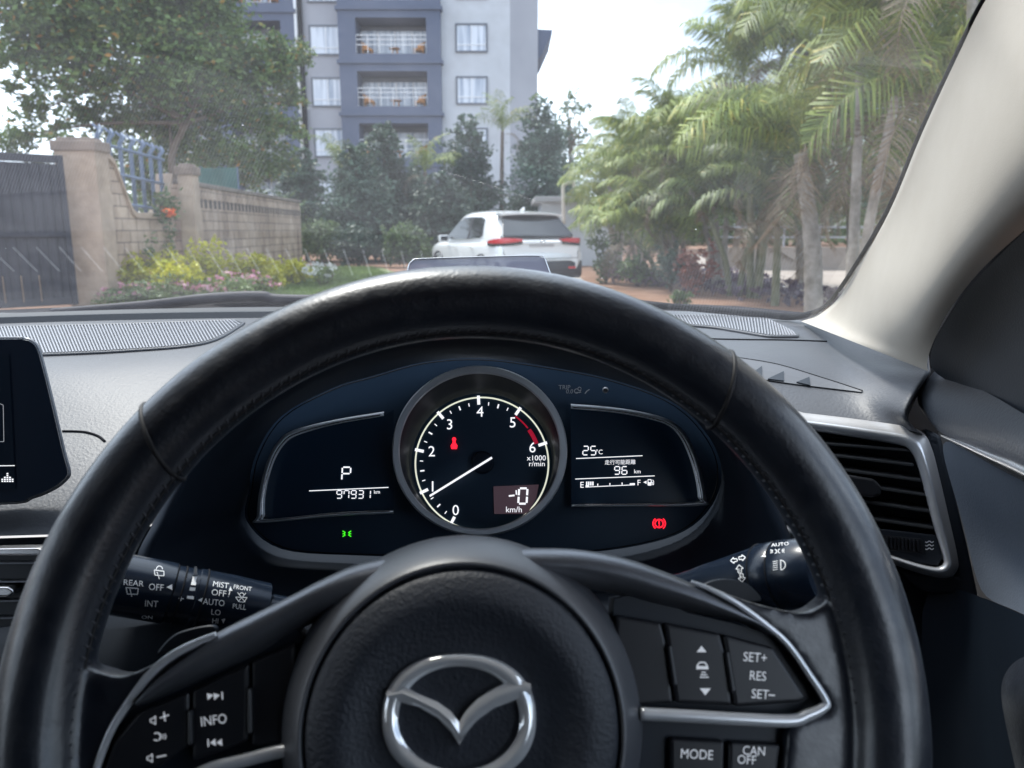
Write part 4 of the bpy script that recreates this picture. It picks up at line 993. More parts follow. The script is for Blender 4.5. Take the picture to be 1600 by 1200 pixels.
def blocks(name, c1, c2, mortar, sx, sy, dirt):
    m = bpy.data.materials.new(name); N, L, b = nodes_of(m)
    geo = N.new('ShaderNodeNewGeometry'); mp = N.new('ShaderNodeMapping'); mp.inputs['Rotation'].default_value = (radians(90), 0, radians(90))
    cx = N.new('ShaderNodeSeparateXYZ'); cb = N.new('ShaderNodeCombineXYZ'); L.new(geo.outputs['Position'], cx.inputs[0])
    L.new(cx.outputs['Y'], cb.inputs['X']); L.new(cx.outputs['Z'], cb.inputs['Y'])
    t = N.new('ShaderNodeTexBrick'); t.inputs['Scale'].default_value = 1; t.inputs['Brick Width'].default_value = sx; t.inputs['Row Height'].default_value = sy
    t.inputs['Mortar Size'].default_value = .012; t.inputs['Color1'].default_value = (*c1, 1); t.inputs['Color2'].default_value = (*c2, 1); t.inputs['Mortar'].default_value = (*mortar, 1)
    L.new(cb.outputs[0], t.inputs['Vector'])
    n = N.new('ShaderNodeTexNoise'); n.inputs['Scale'].default_value = 1.6; n.inputs['Detail'].default_value = 8; n.inputs['Roughness'].default_value = .7
    mp2 = N.new('ShaderNodeMapping'); mp2.inputs['Scale'].default_value = (1, 1, .35); L.new(geo.outputs['Position'], mp2.inputs[0]); L.new(mp2.outputs[0], n.inputs['Vector'])
    r = N.new('ShaderNodeValToRGB'); r.color_ramp.elements[0].position = .38; r.color_ramp.elements[0].color = (*dirt, 1); r.color_ramp.elements[1].position = .62; r.color_ramp.elements[1].color = (1, 1, 1, 1)
    L.new(n.outputs['Fac'], r.inputs['Fac'])
    mu = N.new('ShaderNodeMix'); mu.data_type = 'RGBA'; mu.blend_type = 'MULTIPLY'; mu.inputs['Factor'].default_value = 1
    L.new(t.outputs['Color'], mu.inputs['A']); L.new(r.outputs['Color'], mu.inputs['B']); L.new(mu.outputs['Result'], b.inputs['Base Color'])
    b.inputs['Roughness'].default_value = .95
    bp = N.new('ShaderNodeBump'); bp.inputs['Distance'].default_value = .015; bp.inputs['Strength'].default_value = .7; L.new(t.outputs['Fac'], bp.inputs['Height']); bp.invert = True
    L.new(bp.outputs[0], b.inputs['Normal'])
    return m
M['blocks'] = blocks('stone block wall', (.56, .43, .33), (.45, .345, .27), (.25, .19, .15), .42, .2, (.48, .43, .40))
M['leaf_big'] = mat_leaf('broad tree leaves', (.045, .09, .025), (.17, .26, .075), (.42, .20, .03))
M['leaf_blue'] = mat_leaf('blue green leaves', (.034, .070, .046), (.11, .175, .125))
M['leaf_dark'] = mat_leaf('dark green leaves', (.028, .054, .036), (.085, .13, .09))
M['leaf_mid'] = mat_leaf('mid green leaves', (.05, .09, .03), (.13, .19, .06))
M['leaf_palm'] = mat_leaf('palm leaflets', (.070, .112, .018), (.245, .30, .052), (.46, .36, .08), trans=.22, rough=.52)
M['leaf_palm_dark'] = mat_leaf('dark palm leaflets', (.042, .075, .020), (.155, .205, .05), (.30, .25, .1), trans=.2, rough=.52)
M['leaf_dead'] = mat_leaf('dry palm leaflets', (.11, .075, .04), (.27, .20, .125), trans=.2)
M['leaf_yellow'] = mat_leaf('golden leaves', (.34, .36, .02), (.66, .60, .04), trans=.35)
M['leaf_bed'] = mat_leaf('bedding leaves', (.09, .13, .05), (.24, .30, .12))
M['petal_pink'] = mat_leaf('pink petals', (.42, .14, .20), (.62, .36, .42), trans=.3)
M['petal_white'] = mat_leaf('white petals', (.60, .62, .60), (.8, .8, .8), trans=.3)
M['petal_orange'] = mat_leaf('orange petals', (.75, .16, .03), (.85, .22, .05), trans=.3)
M['purple'] = mat_leaf('purple ground cover leaves', (.055, .035, .06), (.13, .085, .12))
M['red_leaf'] = mat_leaf('reddish leaves', (.16, .05, .04), (.30, .11, .07))
M['grass'] = mat_leaf('grass blades', (.11, .17, .05), (.24, .30, .11))

def mesh_np(name, V, F4, material, parent=None, off=None, smooth=False):
    root = parent
    while root is not None and root.parent is not None: root = root.parent
    if off is None: off = root.location if root is not None else Vector((0, 0, 0))
    V = np.asarray(V, np.float32) - np.array(off, np.float32)
    me = bpy.data.meshes.new(name); F4 = np.asarray(F4, np.int32); n, k = F4.shape
    me.vertices.add(len(V)); me.vertices.foreach_set('co', V.ravel())
    me.loops.add(n * k); me.loops.foreach_set('vertex_index', F4.ravel())
    me.polygons.add(n); me.polygons.foreach_set('loop_start', np.arange(0, n * k, k, dtype=np.int32)); 
    me.update(calc_edges=True); me.materials.append(material)
    if smooth: me.polygons.foreach_set('use_smooth', [True] * n)
    o = bpy.data.objects.new(name, me); COL.objects.link(o)
    if parent is not None: o.parent = parent
    else: o.location = off
    return o
def leaf_cloud(centers, size, rng, aspect=2.0, updir=0.4, spread=.45):
    """pointed leaf blades (4 corner kites) at the given places"""
    n = len(centers); d = rng.normal(size=(n, 3)); d[:, 2] = d[:, 2] * .6 - .15; d /= np.linalg.norm(d, axis=1)[:, None]
    nn = rng.normal(size=(n, 3)); nn[:, 2] += updir * 2; w = np.cross(d, nn); w /= np.linalg.norm(w, axis=1)[:, None] + 1e-9
    L_ = size * rng.uniform(1 - spread, 1 + spread, n)[:, None]; W = L_ / aspect
    a = centers - d * L_ * .5; b = centers + w * W * .5 - d * L_ * .05; c = centers + d * L_ * .5; e = centers - w * W * .5 - d * L_ * .05
    V = np.stack([a, b, c, e], 1).reshape(-1, 3); F = np.arange(4 * n).reshape(n, 4)
    return V, F
def blob_points(blobs, n, rng, shell=.55, clump=14, spread=.13):
    """points through a set of ellipsoids (cx,cy,cz,rx,ry,rz), thicker near their surface and clumped"""
    vol = np.array([b[3] * b[4] * b[5] for b in blobs]) ** .75; cnt = (vol / vol.sum() * n).astype(int) + 1; out = []
    for b, k in zip(blobs, cnt):
        kc = max(10, k // clump); d = rng.normal(size=(kc, 3)); d /= np.linalg.norm(d, axis=1)[:, None]
        r = rng.uniform(shell, 1.05, kc) ; cc = d * r[:, None]
        idx = rng.integers(0, kc, k); p = cc[idx] + rng.normal(size=(k, 3)) * spread
        out.append(p * np.array(b[3:6]) + np.array(b[:3]))
    return np.concatenate(out)
def tree(name, label, base, blobs, n, leaf, material, trunk, cat='tree', group=None, seed=1, aspect=2.0, limbs=None, bark='bark', crown='crown', shell=.55, taper=.35, clump=18, sp_=.13):
    """base point, crown ellipsoids in metres relative to the base, trunk = list of (x,y,z) + base radius"""
    rng = np.random.default_rng(seed); t = thing(name, label, cat, tuple(base), group)
    B0 = np.array(base); bl = [(b[0] + B0[0], b[1] + B0[1], b[2] + B0[2], *b[3:]) for b in blobs]
    V, F = leaf_cloud(blob_points(bl, n, rng, shell, clump, sp_), leaf, rng, aspect)
    mesh_np(crown, V, F, material, t)
    mb = MB(); pts, r = trunk; pts = [Vector(p) + Vector(base) for p in pts]; stem_ = smooth_path(pts, 5)
    mb.tube(stem_, [r * (1 - (1 - taper) * i / (len(stem_) - 1)) for i in range(len(stem_))], 9)
    for k, b in enumerate(bl):
        if k >= (limbs if limbs is not None else 7): break
        c = Vector(b[:3]); st = stem_[int(len(stem_) * (.45 + .5 * rng.random())) - 1]
        m_ = st.lerp(c, .5) + Vector((rng.normal() * .1, rng.normal() * .1, .15))
        mb.tube(smooth_path([st, m_, c], 4), [r * .45 * (1 - .8 * i / 8) for i in range(9)], 6)
    obj('trunk', mb, M[bark], t, smooth=True)
    return t

# ------------------------------------------------------------------ ground
def sheet(name, pts, z, m, n=1):
    mb = MB(); mb.poly([Vector((x, y, z)) for x, y in pts]); return structure(obj(name, mb, m))
sheet('ground', [(-300, -40), (300, -40), (300, 500), (-300, 500)], 0, M['soil'])
sheet('driveway', [(-4.6, -12), (1.4, -12), (1.5, 8), (1.6, 14), (2.2, 34), (-2.2, 34), (-3.6, 18)], .006, M['drive'])
sheet('side_lane', [(5.4, 12), (5.8, 26), (8.5, 40), (60, 40), (60, 2), (6.4, 4)], .006, M['sand'])
# grass verge on the left and by the flower bed (blades)
rng = np.random.default_rng(11)
def grass(name, poly, n, h, m):
    poly = np.array(poly); lo, hi = poly.min(0), poly.max(0); p = rng.uniform(lo, hi, (n * 2, 2))
    ins = np.zeros(len(p), bool); j = len(poly) - 1
    for i in range(len(poly)):
        c = ((poly[i, 1] > p[:, 1]) != (poly[j, 1] > p[:, 1])) & (p[:, 0] < (poly[j, 0] - poly[i, 0]) * (p[:, 1] - poly[i, 1]) / (poly[j, 1] - poly[i, 1] + 1e-9) + poly[i, 0]); ins ^= c; j = i
    p = p[ins][:n]; k = len(p); a = rng.uniform(0, 2 * pi, k); hh_ = h * rng.uniform(.5, 1.3, k); lean = rng.normal(size=(k, 2)) * h * .35; w = .014
    z0 = np.full(k, .0)
    b1 = np.stack([p[:, 0] + w * np.cos(a), p[:, 1] + w * np.sin(a), z0], 1); b2 = np.stack([p[:, 0] - w * np.cos(a), p[:, 1] - w * np.sin(a), z0], 1)
    tp = np.stack([p[:, 0] + lean[:, 0], p[:, 1] + lean[:, 1], hh_], 1)
    V = np.stack([b1, b2, tp], 1).reshape(-1, 3); o = mesh_np(name, V, np.arange(3 * k).reshape(k, 3), m, off=Vector((0, 0, 0))); return stuff(o)
sheet('lawn', [(-6.6, 11.5), (-2.9, 11.5), (-2.4, 19), (-4.4, 26), (-6.9, 26)], .005, mat('lawn soil', (.10, .13, .05), .95, var=(.17, .19, .08), vscale=2))
grass('grass', [(-6.4, 11.5), (-3.2, 11.5), (-2.5, 18), (-4.5, 25), (-6.7, 25)], 26000, .10, M['grass'])

# ------------------------------------------------------------------ left gate, posts, wall, pickets
def vbox(mb, a, b, z0, z1, th, n):
    a, b = Vector(a), Vector(b); w = Vector(n).normalized() * th
    mb.prism([Vector((a.x, a.y, z0)), Vector((b.x, b.y, z0)), Vector((b.x, b.y, z1)), Vector((a.x, a.y, z1))], w)
gate = thing('metal_gate', 'dark blue ribbed metal gate hung beside the tall rendered post', 'gate', (-7.5, 11.8, 0))
ga, gb = Vector((-6.93, 12.27, 0)), Vector((-9.3, 10.0, 0))
gd = (gb - ga).normalized(); gnm = Vector((-gd.y, gd.x, 0)); gnm = -gnm if gnm.y > 0 else gnm
mb = MB(); n = 96; L_ = (gb - ga).length; pr = [0, 0, .02, .02]
top = []
rows = [[], []]
for i in range(n):
    p = ga + gd * (L_ * i / (n - 1)) + gnm * pr[i % 4]
    rows[0].append(Vector((p.x, p.y, .08))); rows[1].append(Vector((p.x, p.y, 2.2)))
mb.grid(rows); obj('gate_sheet', mb, M['gate'], gate)
mb = MB()
for z in (.08, 2.24): vbox(mb, ga + gnm * -.05, gb + gnm * -.05, z - .03, z + .09, .08, gnm)
for p in (ga, gb): vbox(mb, p, p + gd * .08, .05, 2.33, .07, gnm)
vbox(mb, ga + gnm * .025, gb + gnm * .025, 1.1, 1.16, .03, gnm)
obj('gate_frame', mb, M['gate'], gate, bevel=.006)
M['rust'] = mat('rusty bar', (.22, .15, .10), .7)
for i in range(7):
    p = ga + gd * (.5 + .24 * i) + gnm * .03; mb = MB(); mb.box(p + Vector((0, 0, .33)), (.012, .012, .4)); obj('gate_bar', mb, M['rust'], gate)
def post(label, px0, px1, Y, top_py, depth, group):
    a, b = PY(px0, 300, Y), PY(px1, 300, Y); h = PY((px0 + px1) / 2, top_py, Y).z; cx = (a.x + b.x) / 2; w = abs(b.x - a.x)
    t = thing('gate_post', label, 'post', (cx, Y, 0), group)
    mb = MB(); mb.box((cx, Y + depth / 2, h / 2 - .04), (w, depth, h - .08)); obj('post_shaft', mb, M['concrete'], t, bevel=.015)
    mb = MB(); mb.box((cx, Y + depth / 2, h - .05), (w + .07, depth + .07, .16)); mb.box((cx, Y + depth / 2, h + .05), (w * .85, depth * .85, .06)); obj('post_cap', mb, mat('stained cap', (.25, .19, .15), .9, var=(.16, .12, .10), vscale=3), t, bevel=.02)
    return cx, w, h, t
p1 = post('tall weathered gate post next to the dark blue gate', 90, 154, 12.5, 222, .42, 'rendered wall posts')
p2 = post('shorter rendered post between picket railing and long block wall', 278, 302, 14.9, 262, .32, 'rendered wall posts')
# picket wall between the posts: swept-down top
wall = thing('low_wall', 'grey block wall with swept down coping between the two posts', 'wall', (-6.5, 13.8, 0))
A0 = Vector((-6.60, 12.93, 0)); B0 = Vector((-6.42, 14.9, 0)); dv = B0 - A0; nv = Vector((-dv.y, dv.x, 0)).normalized()
nv = -nv if nv.x > 0 else nv
prof = [(0, 2.42), (.1, 2.30), (.30, 1.52), (.36, 1.46), (.78, 1.46), (.86, 1.56), (1.0, 2.2)]
mb = MB(); pts = [A0 + Vector((0, 0, -.1)), B0 + Vector((0, 0, -.1))] + [A0 + dv * t + Vector((0, 0, z)) for t, z in reversed(prof)]
mb.prism(pts, nv * .22); obj('block_face', mb, M['blocks'], wall)
mb = MB(); q = [A0 + dv * t + Vector((0, 0, z)) for t, z in prof]
rows = []
for p in q: rows.append([p + nv * d_ + Vector((0, 0, z)) for d_, z in ((-.05, -.05), (-.05, .05), (.27, .05), (.27, -.05))])
mb.grid(rows, close_u=True); obj('coping', mb, M['concrete'], wall, bevel=.01)
fence = thing('picket_railing', 'blue grey steel picket railing with curved tips above the low wall', 'railing', (-6.6, 13.8, 1.4))
mb_r = MB()
for z in (1.60, 2.08, 2.52): mb_r.tube([A0 + dv * -.02 + nv * .1 + Vector((0, 0, z + .08)), A0 + dv * 1.0 + nv * .1 + Vector((0, 0, z - .03))], .028, 8)
obj('rail', mb_r, M['steel_blue'], fence, smooth=True)
for i in range(7):
    t = .0 + i * .155; p = A0 + dv * t + nv * .1; mb = MB()
    tip = 2.88 - .16 * t
    for s in (-.03, .03):
        mb.tube([p + dv.normalized() * s + Vector((0, 0, z)) for z in (1.46, 2.3, tip - .18)] + [p + dv.normalized() * (s * 1.5 + .03) + nv * -.05 + Vector((0, 0, tip - .08)), p + dv.normalized() * (s * 3 + .02) + nv * .02 + Vector((0, 0, tip))], .021, 6)
    obj('picket', mb, M['steel_blue'], fence, smooth=True)
bw = thing('block_wall', 'long weathered stone block wall running back from the posts', 'wall', (-6.7, 20, 0))
A1 = Vector((-6.38, 15.3, 0)); B1 = Vector((-7.0, 26.0, 0)); dv1 = B1 - A1; nv1 = Vector((-dv1.y, dv1.x, 0)).normalized(); nv1 = -nv1 if nv1.x > 0 else nv1
mb = MB(); mb.prism([A1 + Vector((0, 0, -.1)), B1 + Vector((0, 0, -.1)), B1 + Vector((0, 0, 2.08)), A1 + Vector((0, 0, 2.08))], nv1 * .25); obj('block_face', mb, M['blocks'], bw)
mb = MB(); mb.prism([A1 + Vector((0, 0, 2.08)) - nv1 * .05, B1 + Vector((0, 0, 2.08)) - nv1 * .05, B1 + Vector((0, 0, 2.17)) - nv1 * .05, A1 + Vector((0, 0, 2.17)) - nv1 * .05], nv1 * .35); obj('coping', mb, mat('mossy coping', (.13, .105, .09), .95, var=(.21, .17, .14), vscale=3), bw, bevel=.02)
mb = MB()
for i in range(34):
    t = .03 + i * .0285; p = A1 + dv1 * t - nv1 * .006; vbox(mb, p, p + dv1.normalized() * .17, 1.66, 1.84, .02, nv1)
obj('block_vents', mb, mat('dark vent holes', (.05, .04, .035), 1.0), bw)
# creeper with an orange flower on the low wall
rngc = np.random.default_rng(3); cr = thing('creeper_plant', 'green creeper with one orange flower hanging over the low wall', 'plant', (-6.35, 14.3, 1.4))
c0 = np.array([-6.36, 14.35, 1.55]); pts = np.concatenate([c0 + np.array([0, .1, .05]) + rngc.normal(size=(260, 3)) * (.10, .15, .15), c0 + np.array([0, 0.2, -.5]) + rngc.normal(size=(90, 3)) * (.05, .07, .30), c0 + np.array([0, -.6, -.75]) + rngc.normal(size=(50, 3)) * (.05, .07, .2)])
V, F = leaf_cloud(pts, .11, rngc); mesh_np('foliage', V, F, M['leaf_mid'], cr)
V, F = leaf_cloud(np.array([-6.2, 14.28, 1.55]) + rngc.normal(size=(26, 3)) * .04, .12, rngc, 1.4); mesh_np('flower', V, F, M['petal_orange'], cr)

# ------------------------------------------------------------------ flower bed
def bush(name, label, px, Y, w, h, m, n, leaf, group, seed, extra=None):
    rng = np.random.default_rng(seed); c = PY(px, 400, Y); t = thing(name, label, 'bush' if extra is None else 'flowers', (c.x, Y, 0), group)
    bl = [(c.x + rng.uniform(-.3, .3) * w, Y + rng.uniform(-.2, .2) * w, h * rng.uniform(.35, .7), w * .34, w * .34, h * .40) for _ in range(6)]
    V, F = leaf_cloud(blob_points(bl, n, rng, .3), leaf, rng); mesh_np('foliage', V, F, m, t)
    mb = MB()
    for b in bl: mb.tube([Vector((c.x, Y, -.02)), Vector((b[0], b[1], b[2]))], .012, 5)
    obj('stem', mb, M['bark'], t)
    if extra:
        p = blob_points([(c.x, Y, h * .75, w * .5, w * .45, h * .30)], extra[1], rng, .7); V, F = leaf_cloud(p, extra[2], rng, 1.2); mesh_np('flower_heads', V, F, M[extra[0]], t)
    return t
yb = [(196, 13.2, .8, .62, 'low golden bush nearest the tall gate post'), (250, 13.9, .9, .78, 'golden bush in front of the orange creeper flower'), (268, 13.0, .6, .55, 'small golden bush low at the front of the bed'),
      (322, 14.6, .95, .92, 'tallest golden bush, below the start of the long wall'), (372, 15.0, .8, .62, 'rounded golden bush in the middle of the bed'), (405, 15.6, .7, .6, 'golden bush second from the white flowers'), (462, 16.8, .85, .55, 'golden bush beside the white flowers')]
for i, (px, Y, w, h, lab) in enumerate(yb): bush('golden_bush', lab, px, Y, w * 1.3, h * 1.22, M['leaf_yellow'], 1500, .085, 'golden bushes along the wall', 30 + i)
pf = [(190, 12.5, .9, .34, 'pale pink flowers at the foot of the gate post'), (236, 12.3, .9, .40, 'pink flowers in front of the lowest golden bush'), (290, 12.5, 1.0, .42, 'dense pink flowers near the middle of the bed'),
      (345, 12.9, 1.0, .45, 'tall pink flowers behind the wiper bend'), (392, 13.5, .9, .40, 'pink flowers at the end next to the grass'), (212, 13.6, .8, .62, 'lone pink flowers rising between the golden bushes')]
for i, (px, Y, w, h, lab) in enumerate(pf): bush('pink_flowers', lab, px, Y, w * 1.15, h * 1.1, M['leaf_bed'], 700, .07, 'pink flowers at the front of the bed', 50 + i, ('petal_pink', 100 if i < 5 else 50, .06))
bush('white_flowers', 'clump of white flowers at the end of the bed', 502, 16.5, .75, .52, M['leaf_bed'], 500, .07, None, 60, ('petal_white', 220, .055))

# ------------------------------------------------------------------ hotel
HY = 50.0
def hx(px, py=100): return PY(px, py, HY).x
def hz_(py): return PY(750, py, HY).z
hotel = thing('hotel', 'white and lilac apartment hotel with dark blue balcony bays and grey framed windows', 'building', (hx(700), HY, 0))
NF = 6; SH = hz_(99) - hz_(180); Z0 = hz_(180) - 2 * SH          # ledge height of the lowest storey
HTOP = Z0 + (NF + 1) * SH
def hbox(mb, x0, x1, y0, y1, z0, z1): mb.box(((x0 + x1) / 2, (y0 + y1) / 2, (z0 + z1) / 2), (x1 - x0, y1 - y0, z1 - z0))
xL, xl2, xB0, xB1, xW1 = hx(330), hx(466), hx(536), hx(687), hx(797)
mb = MB(); hbox(mb, xB1, xW1, HY, HY + 16, -.5, HTOP); obj('white_wall', mb, M['white_wall'], hotel)
mb = MB(); mb.prism([Vector((xW1 + .003, HY + .01, -.5)), Vector((xW1 + 1.75, HY + 1.6, -.5)), Vector((xW1 + 1.75, HY + 15, -.5)), Vector((xW1 + .003, HY + 15, -.5))], Vector((0, 0, HTOP + .5))); obj('corner_wall', mb, M['lilac_wall'], hotel)
mb = MB(); hbox(mb, xl2, xB0, HY + .5, HY + 15.9, -.5, HTOP - .01); hbox(mb, hx(200), xl2, HY + 2.2, HY + 15.9, -.5, HTOP - .02); hbox(mb, xB0, xB1, HY + 1.9, HY + 15.9, -.5, HTOP - .03); obj('lilac_wall', mb, M['lilac_wall'], hotel)
# roof edge and the eaves on the right
mb = MB(); hbox(mb, hx(180), xW1 + 2.3, HY - .7, HY + 16.5, HTOP, HTOP + .35); obj('roof', mb, M['blue_grey'], hotel)
mb = MB(); e0 = Vector((xW1 + 1.75, 0, 0)); 
for zt in (hz_(34), hz_(34) + 2 * SH):
    mb.prism([Vector((e0.x - .2, HY + 1.9, zt - 2.0)), Vector((e0.x + .30, HY + 1.9, zt - 1.4)), Vector((e0.x + .95, HY + 1.9, zt)), Vector((e0.x - .2, HY + 1.9, zt + .05))], Vector((0, 6, 0)))
obj('side_canopy', mb, M['blue_grey'], hotel)
mb = MB(); mb.tube([Vector((hx(470), HY + .3, 0)), Vector((hx(470), HY + .3, HTOP))], .16, 8); obj('downpipe', mb, M['rubber'], hotel, smooth=True)
mb = MB(); mb.tube([Vector((hx(463), HY + .25, 0)), Vector((hx(463), HY + .25, HTOP))], .14, 8); obj('downpipe', mb, M['white_paint'], hotel, smooth=True)
chairs = []
def window(px0, px1, zt, zb, wy):
    x0, x1 = hx(px0), hx(px1); f = .10; mb = MB()
    hbox(mb, x0, x1, wy - .10, wy + .05, zt - f, zt); hbox(mb, x0, x1, wy - .10, wy + .05, zb, zb + f)
    hbox(mb, x0, x0 + f, wy - .10, wy + .05, zb + f, zt - f); hbox(mb, x1 - f, x1, wy - .10, wy + .05, zb + f, zt - f)
    w = obj('window', mb, M['frame_grey'], hotel)
    mb = MB(); hbox(mb, x0 + f, x1 - f, wy - .05, wy - .02, zb + f, zt - f); obj('pane', mb, M['curtain'], w)
    mb = MB(); hbox(mb, (x0 + x1) / 2 - .025, (x0 + x1) / 2 + .025, wy - .08, wy - .045, zb + f, zt - f); hbox(mb, x0 + f, x1 - f, wy - .08, wy - .046, zb + .42, zb + .47); obj('glazing_bar', mb, M['white_paint'], w)
def bay(px0, px1, yb, k, z, side_l=1.05, side_r=.85):
    """one storey of a projecting balcony bay, z = top of its ledge"""
    x0, x1 = hx(px0), hx(px1); mb = MB()
    hbox(mb, x0 - .12, x1 + .12, yb - .12, yb + 2.2, z - .12, z + .10)                        # ledge line
    hbox(mb, x0, x1, yb, yb + 2.2, z + .10, z + .45) 
    hbox(mb, x0, x0 + side_l, yb, yb + 1.9, z + .45, z + SH - .55); hbox(mb, x1 - side_r, x1, yb, yb + 1.9, z + .45, z + SH - .55)
    hbox(mb, x0, x1, yb, yb + 2.2, z + SH - .55, z + SH - .12)
    b = obj('balcony', mb, M['blue_grey'], hotel)
    xa, xb = x0 + side_l, x1 - side_r
    mb = MB(); hbox(mb, xa + .05, xb - .05, yb + 1.72, yb + 1.80, z + .45, z + SH - .9); obj('glass_door', mb, M['curtain'], b)
    mb = MB()
    for i in range(5): hbox(mb, xa + (xb - xa) * i / 4 - .035, xa + (xb - xa) * i / 4 + .035, yb + 1.66, yb + 1.715, z + .45, z + SH - .95)
    obj('door_frame', mb, M['white_paint'], b)
    mb = MB()
    for zz in (.95, 1.25, 1.5): hbox(mb, xa, xb, yb + .08, yb + .12, z + zz, z + zz + .04)
    for i in range(7): hbox(mb, xa + (xb - xa) * i / 6 - .02, xa + (xb - xa) * i / 6 + .02, yb + .075, yb + .115, z + .45, z + 1.5)
    obj('handrail', mb, M['white_paint'], b)
    return xa, xb, z + .45, yb
fl = ['ground', 'first', 'second', 'third', 'fourth', 'fifth', 'top']
spots = []
for k in range(NF + 1):
    z = Z0 + (k - 1) * SH + 0.0
    zl = z
    xa, xb, zf, yb = bay(533, 690, HY - .55, k, zl); spots.append((xa, xb, zf, yb, k, 'main'))
    xa, xb, zf, yb = bay(330, 462, HY + .1, k, zl); spots.append((xa, xb, zf, yb, k, 'left'))
    window(712, 762, zl + SH - .75, zl + .62, HY); window(482, 534, zl + SH - .72, zl + .55, HY + .5)
# orange wicker chairs and tables on the balconies
def wicker(loc, label, face):
    t = thing('wicker_chair', label, 'chair', loc, 'orange wicker chairs on the balconies')
    L0 = Vector(loc); mb = MB(); mb.box(L0 + Vector((0, 0, .38)), (.62, .62, .12)); obj('seat', mb, M['wicker'], t, bevel=.03)
    mb = MB(); rows = []
    for a in np.linspace(-100, 100, 13):
        c = Vector((cos(radians(a)) * .36 * face, sin(radians(a)) * .34, 0)); hgt = .90 - .28 * abs(a) / 100
        rows.append([L0 + c + Vector((0, 0, .30)), L0 + c * 1.12 + Vector((0, 0, hgt)), L0 + c * 1.0 + Vector((0, 0, hgt)), L0 + c * .88 + Vector((0, 0, .30))])
    mb.grid(rows, close_u=True); obj('backrest', mb, M['wicker'], t, smooth=True)
    for sx in (-1, 1):
        for sy in (-1, 1):
            mb = MB(); mb.tube([L0 + Vector((sx * .26, sy * .26, 0)), L0 + Vector((sx * .26, sy * .26, .34))], .03, 6); obj('leg', mb, M['wicker'], t)
    return t
def wtable(loc, label):
    t = thing('wicker_table', label, 'table', loc, 'low wicker tables on the balconies'); L0 = Vector(loc)
    mb = MB(); mb.lathe([(.0001, .46), (.34, .46), (.36, .44), (.34, .42), (.0001, .42)], L0, Vector((1, 0, 0)), Vector((0, 1, 0)), Vector((0, 0, 1)), 20); obj('table_top', mb, M['wicker'], t)
    for a in range(4): mb = MB(); mb.tube([L0 + Vector((.24 * cos(a * pi / 2 + .78), .24 * sin(a * pi / 2 + .78), 0)), L0 + Vector((.2 * cos(a * pi / 2 + .78), .2 * sin(a * pi / 2 + .78), .43))], .025, 6); obj('leg', mb, M['wicker'], t)
    return t
protoc, protot = {}, None
names = {1: 'balcony lowest, half behind the bushes', 2: 'balcony just above the bushes', 3: 'second fully seen balcony from below', 4: 'third fully seen balcony from below', 5: 'topmost seen balcony'}
for xa, xb, zf, yb, k, col in spots:
    if k not in names: continue
    if col == 'left' and k not in (3, 4, 5): continue
    cname = 'main bay, ' if col == 'main' else 'bay behind the big tree, '
    cname = 'main bay, ' if col == 'main' else 'bay behind big tree, '
    for face, x in ((-1, xa + .55), (1, xb - .55)):
        lab = 'wicker chair at %s end, %s%s' % ('downpipe' if face < 0 else 'white wall', cname, names[k])
        loc = (x, yb + .95, zf)
        if face not in protoc: protoc[face] = wicker(loc, lab, face)
        else: dup(protoc[face], loc, 0, None, lab)
    loc = ((xa + xb) / 2 + .1, yb + .8, zf); lab = 'low wicker table, %s%s' % (cname, names[k])
    if protot is None: protot = wtable(loc, lab)
    else: dup(protot, loc, 0, None, lab)

# ------------------------------------------------------------------ low white outbuilding behind the car
ob = thing('outbuilding', 'low white outbuilding with flat grey roof behind the white car', 'building', (2.5, 27, 0))
a, b = PY(846, 340, 27), PY(960, 340, 27); zt = PY(880, 316, 27).z
mb = MB(); mb.box(((a.x + b.x) / 2, 29, zt / 2), (b.x - a.x, 4, zt)); obj('wall', mb, M['white_wall'], ob)
mb = MB(); mb.box(((a.x + b.x) / 2, 28.9, zt + .09), (b.x - a.x + .5, 4.8, .18)); obj('roof', mb, mat('grey roof slab', (.30, .29, .29), .9, var=(.36, .35, .35), vscale=2), ob, bevel=.02)
pp_ = thing('metal_pipe', 'bent pale pipe rising beside the outbuilding roof', 'pipe', tuple(PY(880, 345, 26)))
mb = MB(); mb.tube(smooth_path([PY(881, 350, 26), PY(880, 310, 26), PY(880, 292, 26), PY(884, 287, 26), PY(895, 284, 26), PY(897, 292, 26)], 4), .06, 8); obj('pipe_run', mb, mat('cream pipe', (.6, .52, .45), .6), pp_, smooth=True)

